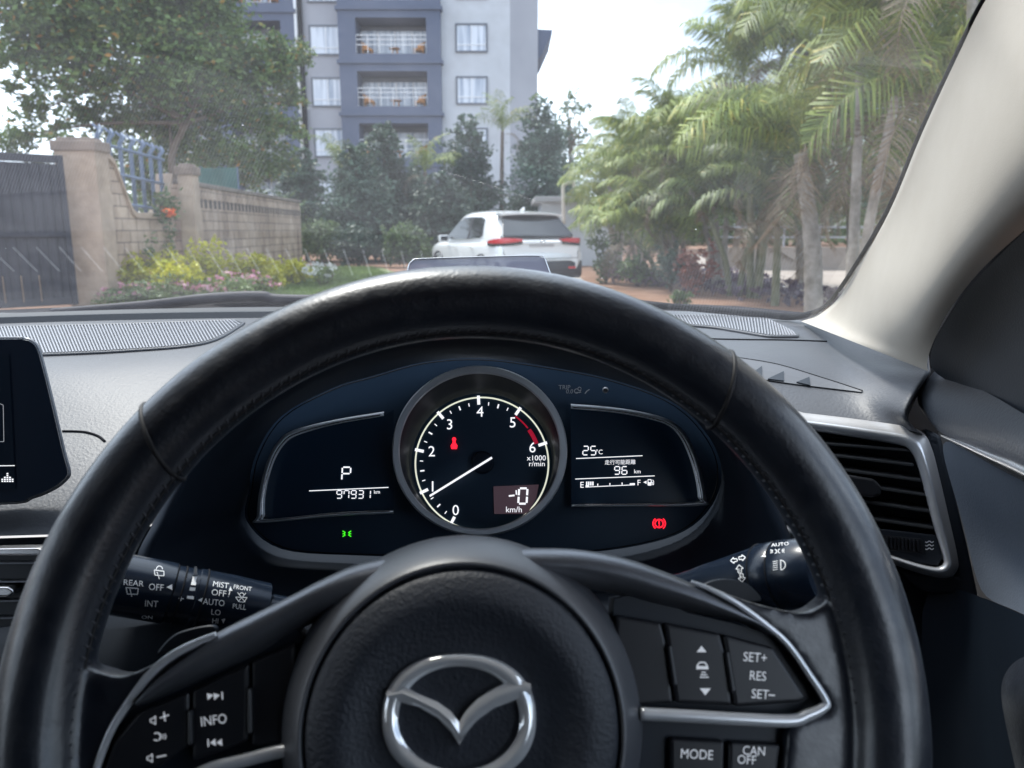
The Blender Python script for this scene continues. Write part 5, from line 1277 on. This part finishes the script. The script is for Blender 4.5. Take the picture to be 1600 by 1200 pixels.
# ------------------------------------------------------------------ trees
# big tree over the wall
bt_base = Vector((-8.6, 19.5, 0)); 
def rel(px, py, Y, base): return PY(px, py, Y) - base
bl = []
rngt = np.random.default_rng(21)
for px, py, Y, r in ((60, 20, 18, 1.2), (150, -40, 19, 1.8), (235, -20, 20, 1.8), (200, 80, 19, 1.5), (300, 70, 20, 1.4), (120, 110, 18.5, 1.0), (385, 100, 21, 1.1), (435, 110, 21.5, .75), (330, 150, 20.5, 1.1), (250, 150, 20, 1.1), (400, 165, 21.5, .8), (10, -60, 18, 1.2), (30, 100, 17.5, .5), (15, 215, 18, .6), (60, 175, 18, .45), (175, 190, 19.5, .75), (240, 215, 20.5, .8), (130, 165, 19, .55), (300, 15, 21, 1.1), (260, -70, 20, 1.7), (450, 80, 21.5, .6), (60, 70, 18, .7), (190, -200, 20, 2.4), (240, -180, 21, 2.2), (80, -190, 19, 2.0),
    (325, 215, 20.5, .85), (290, 265, 21.5, .8), (360, 260, 22, .8), (410, 255, 22, .8), (435, 205, 22, .65), (230, 275, 21.5, .7), (200, 250, 21.5, .6), (330, 300, 22, .7), (455, 150, 22, .5), (40, 145, 17.5, .4), (90, 205, 18.5, .45)):
    d_ = rel(px, py, Y, bt_base); bl.append((d_.x, d_.y, d_.z, r, r * 1.1, r * .85))
tree('broadleaf_tree', 'large spreading green tree with some orange leaves behind the wall', bt_base, bl, 120000, .145, M['leaf_big'], ([(0, 0, -.2), (.3, .3, 1.5), (.2, .2, 3.0), (.9, .4, 4.4), (1.2, .6, 6.5)], .13), seed=5, limbs=16, aspect=2.1, shell=.35, clump=40, sp_=.17)
# hoarding: teal netting behind the wall
nt = thing('green_netting', 'teal green netting fence seen above the block wall', 'fence', (-8.4, 19.8, 0))
mb = MB(); a, b = PY(282, 260, 19.8), PY(368, 260, 19.8); mb.grid([[Vector((x, 19.8 + .06 * sin(x * 9), z)) for x in np.linspace(a.x, b.x, 30)] for z in (0, PY(330, 262, 19.8).z)]); obj('netting', mb, mat('teal netting', (.035, .105, .095), .8, var=(.06, .15, .13), vscale=2), nt)
mb = MB(); 
for x in np.linspace(a.x, b.x, 4): mb.tube([Vector((x, 19.9, 0)), Vector((x, 19.9, PY(330, 260, 19.8).z))], .03, 6)
obj('fence_post', mb, M['steel_blue'], nt)

def shrub_tree(label, px, Y, top_py, w, m, n, seed, leaf=.17, bot_py=392, trunkr=.09):
    c = PY(px, 380, Y); base = Vector((c.x, Y, 0)); h = PY(px, top_py, Y).z; rng = np.random.default_rng(seed); bl = []; zb = max(.8, PY(px, bot_py, Y).z)
    K = 13
    for k in range(K):
        t = (k + .5) / K; rr_ = w * (.5 * (1 - t) ** .6 + .12) * rng.uniform(.75, 1.15); a = rng.uniform(0, 2 * pi); o_ = w * .30 * (1 - t) * rng.uniform(.3, 1.2)
        bl.append((o_ * cos(a), o_ * sin(a), zb + (h - zb) * t * .95, rr_, rr_, rr_ * .62))
    return tree('evergreen_tree', label, base, bl, n, leaf, m, ([(0, 0, -.2), (.05, 0, h * .4), (0, 0, h * .85)], trunkr), group='evergreen trees in front of the hotel', seed=seed, limbs=8, shell=.35)
shrub_tree('bushy blue green tree just past the end of the block wall', 478, 31, 225, 1.9 * 1.15, M['leaf_blue'], 11000, 71)
shrub_tree('wide blue green tree between the two thin palms', 560, 30, 220, 2.6, M['leaf_blue'], 15000, 72)
shrub_tree('tall dark tree reaching the lower balcony of the main bay', 605, 32, 180, 2.5, M['leaf_dark'], 16000, 73)
shrub_tree('dark conical tree in front of the white wall', 735, 33, 172, 2.7, M['leaf_dark'], 17000, 74)
shrub_tree('dark tapering tree at the hotel corner', 845, 34, 148, 3.0, M['leaf_blue'], 19000, 75)
shrub_tree('low dark tree directly behind the white car bonnet', 690, 29, 262, 2.2, M['leaf_dark'], 12000, 76)
shrub_tree('small bluish tree between dark trees near the middle', 655, 34, 250, 2.3, M['leaf_blue'], 11000, 77)
# hedge of undergrowth at their feet
rngh = np.random.default_rng(31)
for i, (px, Y, w, h, lab) in enumerate(((505, 27, 2.2, 1.7, 'loose green bush beside the wall end'), (560, 26, 1.8, 1.3, 'green bush under the wide blue green tree'), (645, 26, 1.6, 1.5, 'fresh green bush behind the white car mirror'), (432, 30, 2.4, 2.6, 'yellow green bush over the block wall end'))):
    c = PY(px, 390, Y); bush('green_bush', lab, px, Y, w, h, M['leaf_mid'] if i != 1 else M['leaf_dark'], 2600, .15, 'green bushes at the foot of the trees', 90 + i)
# thin pale tree at the far right of the hotel
c = PY(888, 380, 38); base = Vector((c.x, 38, 0)); bl = []
rng9 = np.random.default_rng(9)
for k in range(44): bl.append((rng9.normal() * .85, rng9.normal() * .7, 4.2 + rng9.uniform(-1.8, 3.2), .46, .46, .40))
tree('thin_tree', 'thin airy tree with sparse leaves past the hotel corner', base, bl, 3600, .15, M['leaf_mid'], ([(0, 0, -.2), (.1, 0, 2.5), (0, 0, 4.4), (.1, 0, 6.0)], .08), seed=8, limbs=44)

# ------------------------------------------------------------------ palms
def frond(rng, n=60, L=2.2, droop=1.1, wid=.035, leaf=.62, curl=.0, twist=0):
    """one arching feather leaf along +x, starting upward; returns vertex array and quads"""
    V = []; F = []; t = np.linspace(0, 1, n)
    el = radians(66) - droop * 1.75 * t ** 1.25; ds = L / n
    x = np.concatenate([[0], np.cumsum(np.cos(el) * ds)[:-1]]); z = np.concatenate([[0], np.cumsum(np.sin(el) * ds)[:-1]])
    y = curl * t ** 2
    for i in range(n - 1):       # midrib as a narrow folded strip
        w = .018 * (1 - .8 * t[i]); w2 = .018 * (1 - .8 * t[i + 1]); o = len(V)
        V += [(x[i], y[i] - w, z[i]), (x[i], y[i] + w, z[i]), (x[i + 1], y[i + 1] + w2, z[i + 1]), (x[i + 1], y[i + 1] - w2, z[i + 1])]; F.append((o, o + 1, o + 2, o + 3))
    for i in range(int(n * .14), n):
        prof = math.sin(pi * min(1, (t[i] - .08) * .93 + .12)) ** .55
        ll = leaf * prof * rng.uniform(.85, 1.12)
        tx, tz = cos(el[i]), sin(el[i]); nx_, nz_2 = -tz, tx
        for s in (-1, 1):
            if rng.random() < .05: continue
            up_ = .40 + rng.normal() * .13; fw = .70 + rng.normal() * .09
            dx, dy, dz = fw * tx + up_ * nx_, s * .85, fw * tz + up_ * nz_2
            m = math.sqrt(dx * dx + dy * dy + dz * dz); dx, dy, dz = dx / m, dy / m, dz / m
            o = len(V); a = np.array((x[i], y[i], z[i])); d = np.array((dx, dy, dz)); wv = np.array((tx, 0, tz)) * wid * .5
            p1 = a + d * ll * .5 + np.array((0, 0, -.04 * ll)); p2 = a + d * ll * .92 + np.array((0, 0, -.48 * ll * (1 + .5 * rng.random())))
            V += [tuple(a - wv * .6), tuple(a + wv * .6), tuple(p1 + wv), tuple(p1 - wv), tuple(p2 + wv * .12), tuple(p2 - wv * .12)]
            F += [(o, o + 1, o + 2, o + 3), (o + 3, o + 2, o + 4, o + 5)]
    return np.array(V), np.array(F)
def place(V, pos, az, tilt, s, roll=0.0):
    c, d = cos(tilt), sin(tilt); R1 = np.array([[c, 0, d], [0, 1, 0], [-d, 0, c]])
    ca, sa = cos(az), sin(az); R2 = np.array([[ca, -sa, 0], [sa, ca, 0], [0, 0, 1]])
    cr_, sr = cos(roll), sin(roll); R0 = np.array([[1, 0, 0], [0, cr_, -sr], [0, sr, cr_]])
    return (V * s) @ R0.T @ R1.T @ R2.T + np.array(pos)
def merge(parts):
    V = []; F = []; o = 0
    for v, f in parts: V.append(v); F.append(f + o); o += len(v)
    return np.concatenate(V), np.concatenate(F)
def palm(label, base, stems, nf, L, m, dead=2, seed=1, r=.1, bark='palm_bark', leaf=.62, wid=.025, nseg=60, group='feather palms along the drive', droop=1.0, low=1.0):
    """stems: list of (dx, dy, height) of each crown relative to the base"""
    rng = np.random.default_rng(seed); t = thing('palm_tree', label, 'palm tree', tuple(base), group); B_ = Vector(base); green = []; dry = []
    for dx, dy, h in stems:
        top = B_ + Vector((dx, dy, h)); mb = MB()
        q = smooth_path([B_ + Vector((dx * .15, dy * .15, -.15)), B_ + Vector((dx * .35, dy * .35, h * .4)), B_ + Vector((dx * .7, dy * .7, h * .75)), top], 7)
        mb.tube(q, [r * (1.25 - .45 * i / (len(q) - 1)) * (1 + (.07 if i % 2 else 0)) for i in range(len(q))], 10)
        obj('trunk', mb, M[bark], t, smooth=True)
        for k in range(nf):
            v, f = frond(rng, nseg, L * rng.uniform(.75, 1.1), droop * rng.uniform(.7, 1.25), wid, leaf * L / 2.2)
            az = 2.4 * k + rng.normal() * .3; tilt = rng.uniform(-.55, .55) * low
            green.append((place(v, tuple(top + Vector((0, 0, rng.uniform(-.15, .1)))), az, tilt, 1, rng.normal() * .3), f))
        for k in range(dead):
            v, f = frond(rng, nseg, L * rng.uniform(.6, .85), 1.5, wid * .6, leaf * .8 * L / 2.2, curl=rng.normal() * .3)
            dry.append((place(v, tuple(top + Vector((0, 0, -.2))), rng.uniform(0, 6.3), .75 + rng.uniform(0, .4), 1), f))
    V, F = merge(green); mesh_np('crown', V, F, m, t)
    if dry: V, F = merge(dry); mesh_np('dry_fronds', V, F, M['leaf_dead'], t)
    return t
def pbase(px, Y): c = PY(px, 430, Y); return (c.x, Y, 0)
def stem_to(base, px, py, Y): p = PY(px, py, Y); return (p.x - base[0], p.y - base[1], p.z)
b = pbase(1284, 11.0); palm('stout pale trunk palm standing nearest the pale pillar, large drooping crown', b, [stem_to(b, 1250, 240, 11.2)], 20, 2.3, M['leaf_palm'], 2, 101, .105)
b = pbase(1335, 9.0); palm('slender palm half hidden by the pillar, bright fronds hanging across the glass', b, [stem_to(b, 1400, 150, 8.6), stem_to(b, 1345, 60, 9.3)], 13, 2.1, M['leaf_palm'], 2, 102, .05)
b = pbase(1180, 14.0); palm('tall clump palm behind the stout trunk, crown rising above the sky line', b, [stem_to(b, 1160, 120, 14), stem_to(b, 1225, 80, 14.6), stem_to(b, 1225, 240, 13.2)], 14, 1.85, M['leaf_palm'], 3, 103, .055, 'palm_green_stem')
b = pbase(1130, 16.0); palm('clump palm with three leaning stems above purple ground cover', b, [stem_to(b, 1100, 215, 16), stem_to(b, 1140, 260, 15.6), stem_to(b, 1075, 290, 16.2)], 14, 1.8, M['leaf_palm'], 3, 104, .05)
b = pbase(1062, 18.5); palm('yellowish clump palm in the middle of the palm row', b, [stem_to(b, 1045, 225, 18.5), stem_to(b, 1010, 260, 19), stem_to(b, 1080, 260, 18), stem_to(b, 1045, 330, 17.6)], 14, 1.8, M['leaf_palm'], 2, 105, .05)
b = pbase(1005, 21.5); palm('farther clump palm beside the white car and outbuilding', b, [stem_to(b, 985, 240, 21.5), stem_to(b, 950, 290, 22), stem_to(b, 1015, 280, 21), stem_to(b, 985, 340, 20.6)], 13, 1.75, M['leaf_palm'], 2, 106, .05)
b = pbase(965, 25); palm('farthest palm of the row, partly over the outbuilding', b, [stem_to(b, 960, 270, 25), stem_to(b, 940, 310, 25), stem_to(b, 985, 300, 25), stem_to(b, 955, 350, 24)], 13, 1.7, M['leaf_palm'], 2, 107, .06)
b = pbase(1215, 12.5); palm('short dark palm low between the stout trunk and the lane', b, [stem_to(b, 1215, 330, 12.5)], 11, 1.7, M['leaf_palm_dark'], 2, 108, .055, 'palm_green_stem')
b = pbase(1150, 14.4); palm('young leaning palm with crossed green stems near the lane', b, [stem_to(b, 1110, 345, 14.6), stem_to(b, 1190, 330, 14.2)], 10, 1.7, M['leaf_palm_dark'], 1, 109, .05, 'palm_green_stem')
b = pbase(1040, 17); palm('low feathery palm at the foot of the yellowish clump', b, [stem_to(b, 1030, 360, 17), stem_to(b, 985, 365, 18), stem_to(b, 1060, 370, 17.5)], 11, 1.8, M['leaf_palm'], 1, 110, .05, 'palm_green_stem')
b = pbase(1345, 15); palm('tall palm in the background behind the stout trunk', b, [stem_to(b, 1330, 40, 15), stem_to(b, 1290, 110, 15.5), stem_to(b, 1390, 190, 15), stem_to(b, 1310, 230, 15)], 12, 2.7, M['leaf_palm_dark'], 3, 111, .055)
b = pbase(1255, 17); palm('tall palm at the back of the row beyond the lane edge', b, [stem_to(b, 1250, 40, 17), stem_to(b, 1275, 180, 17), stem_to(b, 1235, 270, 17)], 12, 2.7, M['leaf_palm_dark'], 3, 112, .055)
b = pbase(1520, 7.2); palm('nearest palm, its long fronds arching in front of the pillar top', b, [stem_to(b, 1520, -60, 7.2), stem_to(b, 1470, 130, 7.6)], 13, 2.0, M['leaf_palm'], 2, 114, .05)
b = pbase(1420, 10.5); palm('palm behind the pillar with fronds showing at its edge', b, [stem_to(b, 1450, 40, 10.5), stem_to(b, 1430, 260, 10.5)], 12, 2.2, M['leaf_palm'], 3, 113, .055)
# thin palms in front of the hotel
for px, Y, top, lab, i in ((528, 33, 262, 'thin palm before the lilac wall, left of the main balconies', 0), (664, 31, 268, 'thin palm in front of the dark blue main bay', 1), (783, 34, 205, 'tall thin palm against the white wall', 2)):
    b = pbase(px, Y); palm(lab, b, [stem_to(b, px + (4, 0, 2)[i], top, Y)], 11, 1.9, M['leaf_palm'], 1, 120 + i, .085, 'bark', nseg=30, group='thin palms before the hotel', droop=.8)
# ground cover and small plants under the palms
p = rng.uniform((2.3, 10.5), (6.2, 21), (2600, 2)); keep = p[:, 0] > 2.15 + .43 * np.maximum(0, 18 - p[:, 1]) + .25 * np.sin(p[:, 1] * 1.3); p = p[keep]; keep = p[:, 0] < 6.0; p = p[keep]
V, F = leaf_cloud(np.stack([p[:, 0], p[:, 1], rng.uniform(.03, .22, len(p))], 1), .16, rng); stuff(mesh_np('purple_ground_cover', V, F, M['purple'], off=Vector((0, 0, 0))))
for i, (px, Y, w, h, m, lab) in enumerate(((948, 18, .9, 1.3, 'leaf_mid', 'bright green bush next to the rear bumper of the white car'), (1000, 17, .9, .8, 'leaf_mid', 'round green bush at the foot of the palm row'), (1092, 14.5, .8, .9, 'red_leaf', 'reddish leaved bush among the palm stems'), (1050, 15.5, .9, .9, 'leaf_dark', 'dark green bush left of the reddish one'), (1068, 12.6, .35, .25, 'leaf_mid', 'tiny green plant at the edge of the red soil'))):
    bush('understory_bush', lab, px, Y, w, h, M[m], 900 if i < 4 else 160, .1, 'bushes under the palms', 140 + i)
# low wall and railing along the side lane
lw = thing('lane_wall', 'pale low wall with railing across the lane behind the palms', 'wall', (9, 24, 0))
mb = MB(); mb.box((10.5, 24, .35), (9, .2, .7)); obj('wall_base', mb, M['sand'], lw)
mb = MB()
for z in (1.0, 1.3): mb.box((10.5, 24, z), (9, .05, .06))
for x in np.linspace(6.2, 14.8, 9): mb.box((x, 24, 1.0), (.06, .06, .75))
obj('lane_railing', mb, mat('grey rail', (.30, .30, .32), .6), lw)
# far greenery on the skyline right and left
fb = []
for i, (px, Y, w, h, lab) in enumerate(((1150, 44, 7, 6.5, 'far dark tree behind the palms on the right'), (1330, 38, 7, 6.5, 'far dark tree across the lane'), (1040, 50, 6, 5.0, 'far rounded tree behind the middle palms'), (-160, 34, 7, 7.5, 'far tree left of the gate'), (30, 36, 5, 4.2, 'far tree behind the dark gate'), (1520, 26, 6, 7, 'far tree behind the pillar'))):
    c = PY(px, 380, Y); base = Vector((c.x, Y, 0)); rg = np.random.default_rng(160 + i)
    bl = [(rg.normal() * w * .22, rg.normal() * w * .2, h * rg.uniform(.35, .85), w * .24, w * .24, h * .2) for _ in range(12)]
    tree('far_tree', lab, base, bl, 5200, .26, M['leaf_dark'], ([(0, 0, -.2), (.1, 0, h * .4), (0, .1, h * .7)], .2), group='trees in the background', seed=160 + i, limbs=6, shell=.3)

rf = np.random.default_rng(77); pts = []
for i in range(150):
    az = rf.uniform(-62, -14) if i < 60 else rf.uniform(3.5, 62); d_ = rf.uniform(62, 84); h = rf.uniform(3.2, 5.2) + (2.0 if abs(az) > 20 else 0)
    c = np.array([d_ * sin(radians(az)), d_ * cos(radians(az)), h * .45]); q = rf.normal(size=(240, 3)); q /= np.linalg.norm(q, axis=1)[:, None]; pts.append(c + q * rf.uniform(.6, 1.05, (240, 1)) * np.array([3.4, 2.5, h * .5]))
V, F = leaf_cloud(np.concatenate(pts), .75, rf); stuff(mesh_np('far_woods', V, F, M['leaf_mid'], off=Vector((0, 0, 0))))

# ------------------------------------------------------------------ white car ahead
def suv():
    t = thing('parked_suv', 'white crossover car seen from behind, standing on the drive ahead', 'car', (0, 0, 0))
    paint = mat('white car paint', (.82, .83, .83), .22, coat=.8); trimm = mat('grey car cladding', (.035, .036, .042), .6)
    glass = mat('dark car glass', (.010, .013, .016), .06, spec=.7); redl = mat('red tail lamp', (.55, .02, .03), .15, coat=1.0, emit=(.6, .01, .02), estr=.04)
    W = .92
    # lower body: stations along y (rear 0 .. front 4.6), rows of the half section
    st = [(0.00, .74, .80, 1.00), (.04, .84, .90, 1.03), (.25, .90, .925, 1.06), (.9, .905, .925, 1.04), (1.7, .90, .915, 1.03), (2.6, .90, .915, 1.02), (3.3, .90, .915, 1.02), (3.9, .88, .90, .98), (4.35, .80, .82, .88), (4.58, .66, .68, .74)]
    rows = []
    for y, hb, hm, zt in st:
        half = [(hb * .97, .34), (hb, .48), (hm, .66), (hm, .80), (hm - .012, zt - .10), (hm - .05, zt), (hm * .62, zt + .03), (0, zt + .04)]
        rows.append([Vector((-x, y, z)) for x, z in half] + [Vector((x, y, z)) for x, z in reversed(half[:-1])])
    mb = MB(); mb.grid(rows); mb.poly(list(reversed(rows[0]))); mb.poly(rows[-1])
    bd = obj('body', mb, paint, t, smooth=True, subsurf=2)
    # greenhouse
    bot = [(-.87, .10), (-.87, 3.15)]; gz0, gz1 = .98, 1.60
    rows = []
    for y0, y1, hw0, hw1, zt in ((.05, .70, .80, .60, 1.56), (.12, .66, .865, .655, 1.60), (.9, 1.0, .875, .69, 1.645), (1.7, 1.7, .875, .70, 1.66), (2.4, 2.25, .875, .69, 1.645), (3.1, 2.5, .865, .66, 1.60), (3.35, 2.6, .80, .60, 1.565)):
        half = [(hw0, y0, gz0), ((hw0 * .62 + hw1 * .38) + .015, y0 * .6 + y1 * .4, gz0 + (zt - gz0) * .45), (hw1 + .03, y1 * .92 + y0 * .08, zt - .07), (hw1 - .05, y1, zt), (hw1 * .5, y1, zt + .018), (0, y1, zt + .022)]
        rows.append([Vector((-x, y, z)) for x, y, z in half] + [Vector((x, y, z)) for x, y, z in reversed(half[:-1])])
    mb = MB(); mb.grid(rows); mb.poly(list(reversed(rows[0]))); mb.poly(rows[-1])
    obj('cabin', mb, paint, t, smooth=True, subsurf=2)
    # spoiler, rails, fin
    mb = MB(); mb.grid([[Vector((x, .80, 1.645 - .06 * abs(x) ** 2)), Vector((x, .40 + .10 * abs(x) ** 2, 1.612 - .07 * abs(x) ** 2)), Vector((x, .41 + .10 * abs(x) ** 2, 1.575 - .07 * abs(x) ** 2)), Vector((x, .72, 1.54 - .06 * abs(x) ** 2))] for x in np.linspace(-.66, .66, 12)]); obj('rear_spoiler', mb, paint, t, smooth=True, autosm=40)
    mb = MB(); mb.prism([Vector((-.012, .80, 1.66)), Vector((-.012, 1.02, 1.67)), Vector((-.012, .86, 1.735)), Vector((-.012, .80, 1.735))], Vector((.024, 0, 0))); obj('roof_fin', mb, paint, t, bevel=.008)
    # rear glass
    mb = MB(); mb.prism([Vector((-.73, .135, 1.10)), Vector((.73, .135, 1.10)), Vector((.74, .165, 1.135)), Vector((.60, .535, 1.49)), Vector((.56, .56, 1.515)), Vector((-.56, .56, 1.515)), Vector((-.60, .535, 1.49)), Vector((-.74, .165, 1.135))], Vector((0, -.05, .04))); obj('rear_window', mb, glass, t, bevel=.006)
    # side glass band (both sides)
    for s in (-1, 1):
        q = [(.92, 1.16), (1.02, 1.48), (1.2, 1.53), (1.7, 1.54), (2.15, 1.53), (2.45, 1.44), (3.0, 1.10), (2.9, 1.06), (1.8, 1.07), (1.05, 1.10)]
        def sx(y, z): 
            k = (z - .98) / .62; return (.875 + (.70 - .875) * k + .018)
        mb = MB(); mb.prism([Vector((s * (sx(y, z) - .01), y, z)) for y, z in q], Vector((s * .03, 0, 0))); sw = obj('side_window', mb, glass, t, bevel=.004)
        mb = MB(); mb.prism([Vector((s * (sx(1.62, z) + .012), 1.60, z)) for z in (1.07, 1.53)] + [Vector((s * (sx(1.62, z) + .012), 1.70, z)) for z in (1.53, 1.07)], Vector((s * .014, 0, 0))); obj('window_pillar', mb, trimm, sw)
        # tail lamp wrapping the corner
        mb = MB(); z0, z1 = .94, 1.09
        qq = [(.42, -.010, 1.03, 1.085), (.60, -.005, 1.01, 1.10), (.78, .02, .995, 1.105), (.875, .10, .99, 1.10), (.932, .26, .985, 1.075), (.944, .46, 1.00, 1.04)]
        mb.grid([[Vector((s * x, y - .03, a)), Vector((s * x * 1.004, y - .045, (a + b) / 2)), Vector((s * x, y - .03, b)), Vector((s * x * .97, y + .06, b)), Vector((s * x * .97, y + .06, a))] for x, y, a, b in qq], close_u=True); tl_ = obj('tail_light', mb, redl, t, smooth=True, autosm=40)
        mb = MB(); mb.grid([[Vector((s * x * 1.001, y - .032, a - .05)), Vector((s * x * 1.001, y - .034, a + .005)), Vector((s * x * .97, y + .06, a + .005)), Vector((s * x * .97, y + .06, a - .035))] for x, y, a, b in qq], close_u=True); obj('lamp_surround', mb, glass, tl_)
        # mirror
        mb = MB(); mb.box((s * 1.02, 2.83, 1.07), (.2, .13, .15)); mb.box((s * .92, 2.86, 1.02), (.1, .06, .04)); mr_ = obj('side_mirror', mb, paint, t, bevel=.035, segs=3, smooth=True)
        mb = MB(); mb.box((s * 1.02, 2.762, 1.07), (.16, .01, .11)); obj('mirror_glass', mb, glass, mr_, bevel=.004)
        for y in (.82, 3.52):
            mb = MB(); c = Vector((s * .80, y, .35)); mb.lathe([(.0001, -.10), (.24, -.10), (.33, -.11), (.352, -.06), (.352, .06), (.33, .11), (.24, .09), (.0001, .09)], c, Vector((0, 1, 0)), Vector((0, 0, 1)), Vector((s, 0, 0)), 32); wh_ = obj('wheel', mb, M['rubber'], t, smooth=True, autosm=40)
            mb = MB()
            for k in range(5):
                a = 2 * pi * k / 5; mb.prism([c + Vector((s * .10, cos(a + d_) * r_, sin(a + d_) * r_)) for r_, d_ in ((.05, -.5), (.23, -.14), (.23, .14), (.05, .5))], Vector((s * .025, 0, 0)))
            obj('rim', mb, M['brushed'], wh_, bevel=.004)
            mb = MB(); mb.grid([[c + Vector((s * x, cos(a) * r_, sin(a) * r_)) for x, r_ in ((.02, .38), (.125, .385), (.128, .43), (.02, .44))] for a in np.linspace(-.25, pi + .25, 18)], close_u=True); obj('wheel_arch', mb, trimm, t, smooth=True, autosm=40)
        mb = MB(); mb.box((s * .905, 2.17, .40), (.05, 2.0, .20)); obj('sill_cladding', mb, trimm, t, bevel=.02)
        mb = MB(); mb.box((s * .935, 1.35, .90), (.03, .2, .03)); mb.box((s * .93, 2.35, .90), (.03, .2, .03)); obj('door_handle', mb, paint, t, bevel=.01)
    # bumper, diffuser, plate recess, light bar, wiper, badge, reflectors
    mb = MB(); mb.grid([[Vector((x, -.05 + .16 * abs(x / .92) ** 3, .64)), Vector((x, -.085 + .16 * abs(x / .92) ** 3, .60)), Vector((x, -.085 + .16 * abs(x / .92) ** 3, .36)), Vector((x, -.01 + .16 * abs(x / .92) ** 3, .28))] for x in np.linspace(-.93, .93, 16)]); obj('rear_bumper', mb, trimm, t, smooth=True, autosm=50)
    mb = MB(); mb.grid([[Vector((x, .0 + .10 * abs(x / .92) ** 3, .80)), Vector((x, -.05 + .14 * abs(x / .92) ** 3, .76)), Vector((x, -.06 + .15 * abs(x / .92) ** 3, .645)), Vector((x, .0, .64))] for x in np.linspace(-.92, .92, 16)]); obj('bumper_top', mb, paint, t, smooth=True, autosm=50)
    mb = MB(); mb.box((0, -.022, 1.01), (.78, .04, .05)); obj('tailgate_strip', mb, paint, t, bevel=.012)
    mb = MB(); mb.box((0, -.012, .955), (.52, .02, .05)); obj('plate_recess', mb, mat('recess grey', (.45, .44, .45), .6), t, bevel=.006)
    mb = MB(); mb.tube([Vector((0, .03, 1.11)), Vector((-.15, .045, 1.135)), Vector((-.33, .05, 1.14))], .012, 6); obj('rear_wiper', mb, M['rubber'], t)
    mb = MB(); mb.tube([Vector((.055 * cos(a), -.05, 1.035 + .034 * sin(a))) for a in np.linspace(0, 2 * pi, 24, endpoint=False)], .006, 6, closed=True); mb.tube([Vector((.028 * cos(a), -.05, 1.035 + .034 * sin(a))) for a in np.linspace(0, 2 * pi, 20, endpoint=False)], .005, 6, closed=True); mb.tube([Vector((.040 * cos(a), -.05, 1.05 + .012 * sin(a))) for a in np.linspace(0, 2 * pi, 20, endpoint=False)], .004, 6, closed=True); obj('badge', mb, M['chrome'], t, smooth=True)
    mb = MB(); mb.tube([Vector((-.80, .02, .985)), Vector((-.79, .0, .82)), Vector((-.76, -.062, .70)), Vector((0, -.066, .685)), Vector((.76, -.062, .70)), Vector((.79, .0, .82)), Vector((.80, .02, .985))], .006, 6); obj('tailgate_seam', mb, M['rubber'], t)
    for s in (-1, 1):
        mb = MB(); mb.box((s * .62, -.088 + .16 * (.62 / .92) ** 3, .50), (.2, .02, .04)); obj('reflector', mb, redl, t, bevel=.004)
    return t
car = suv()
cp = PY(846, 400, 15.2)
car.scale = (1.02, 1.0, .96); car.location = (cp.x, 15.2, 0); car.rotation_euler = (0, 0, radians(24))
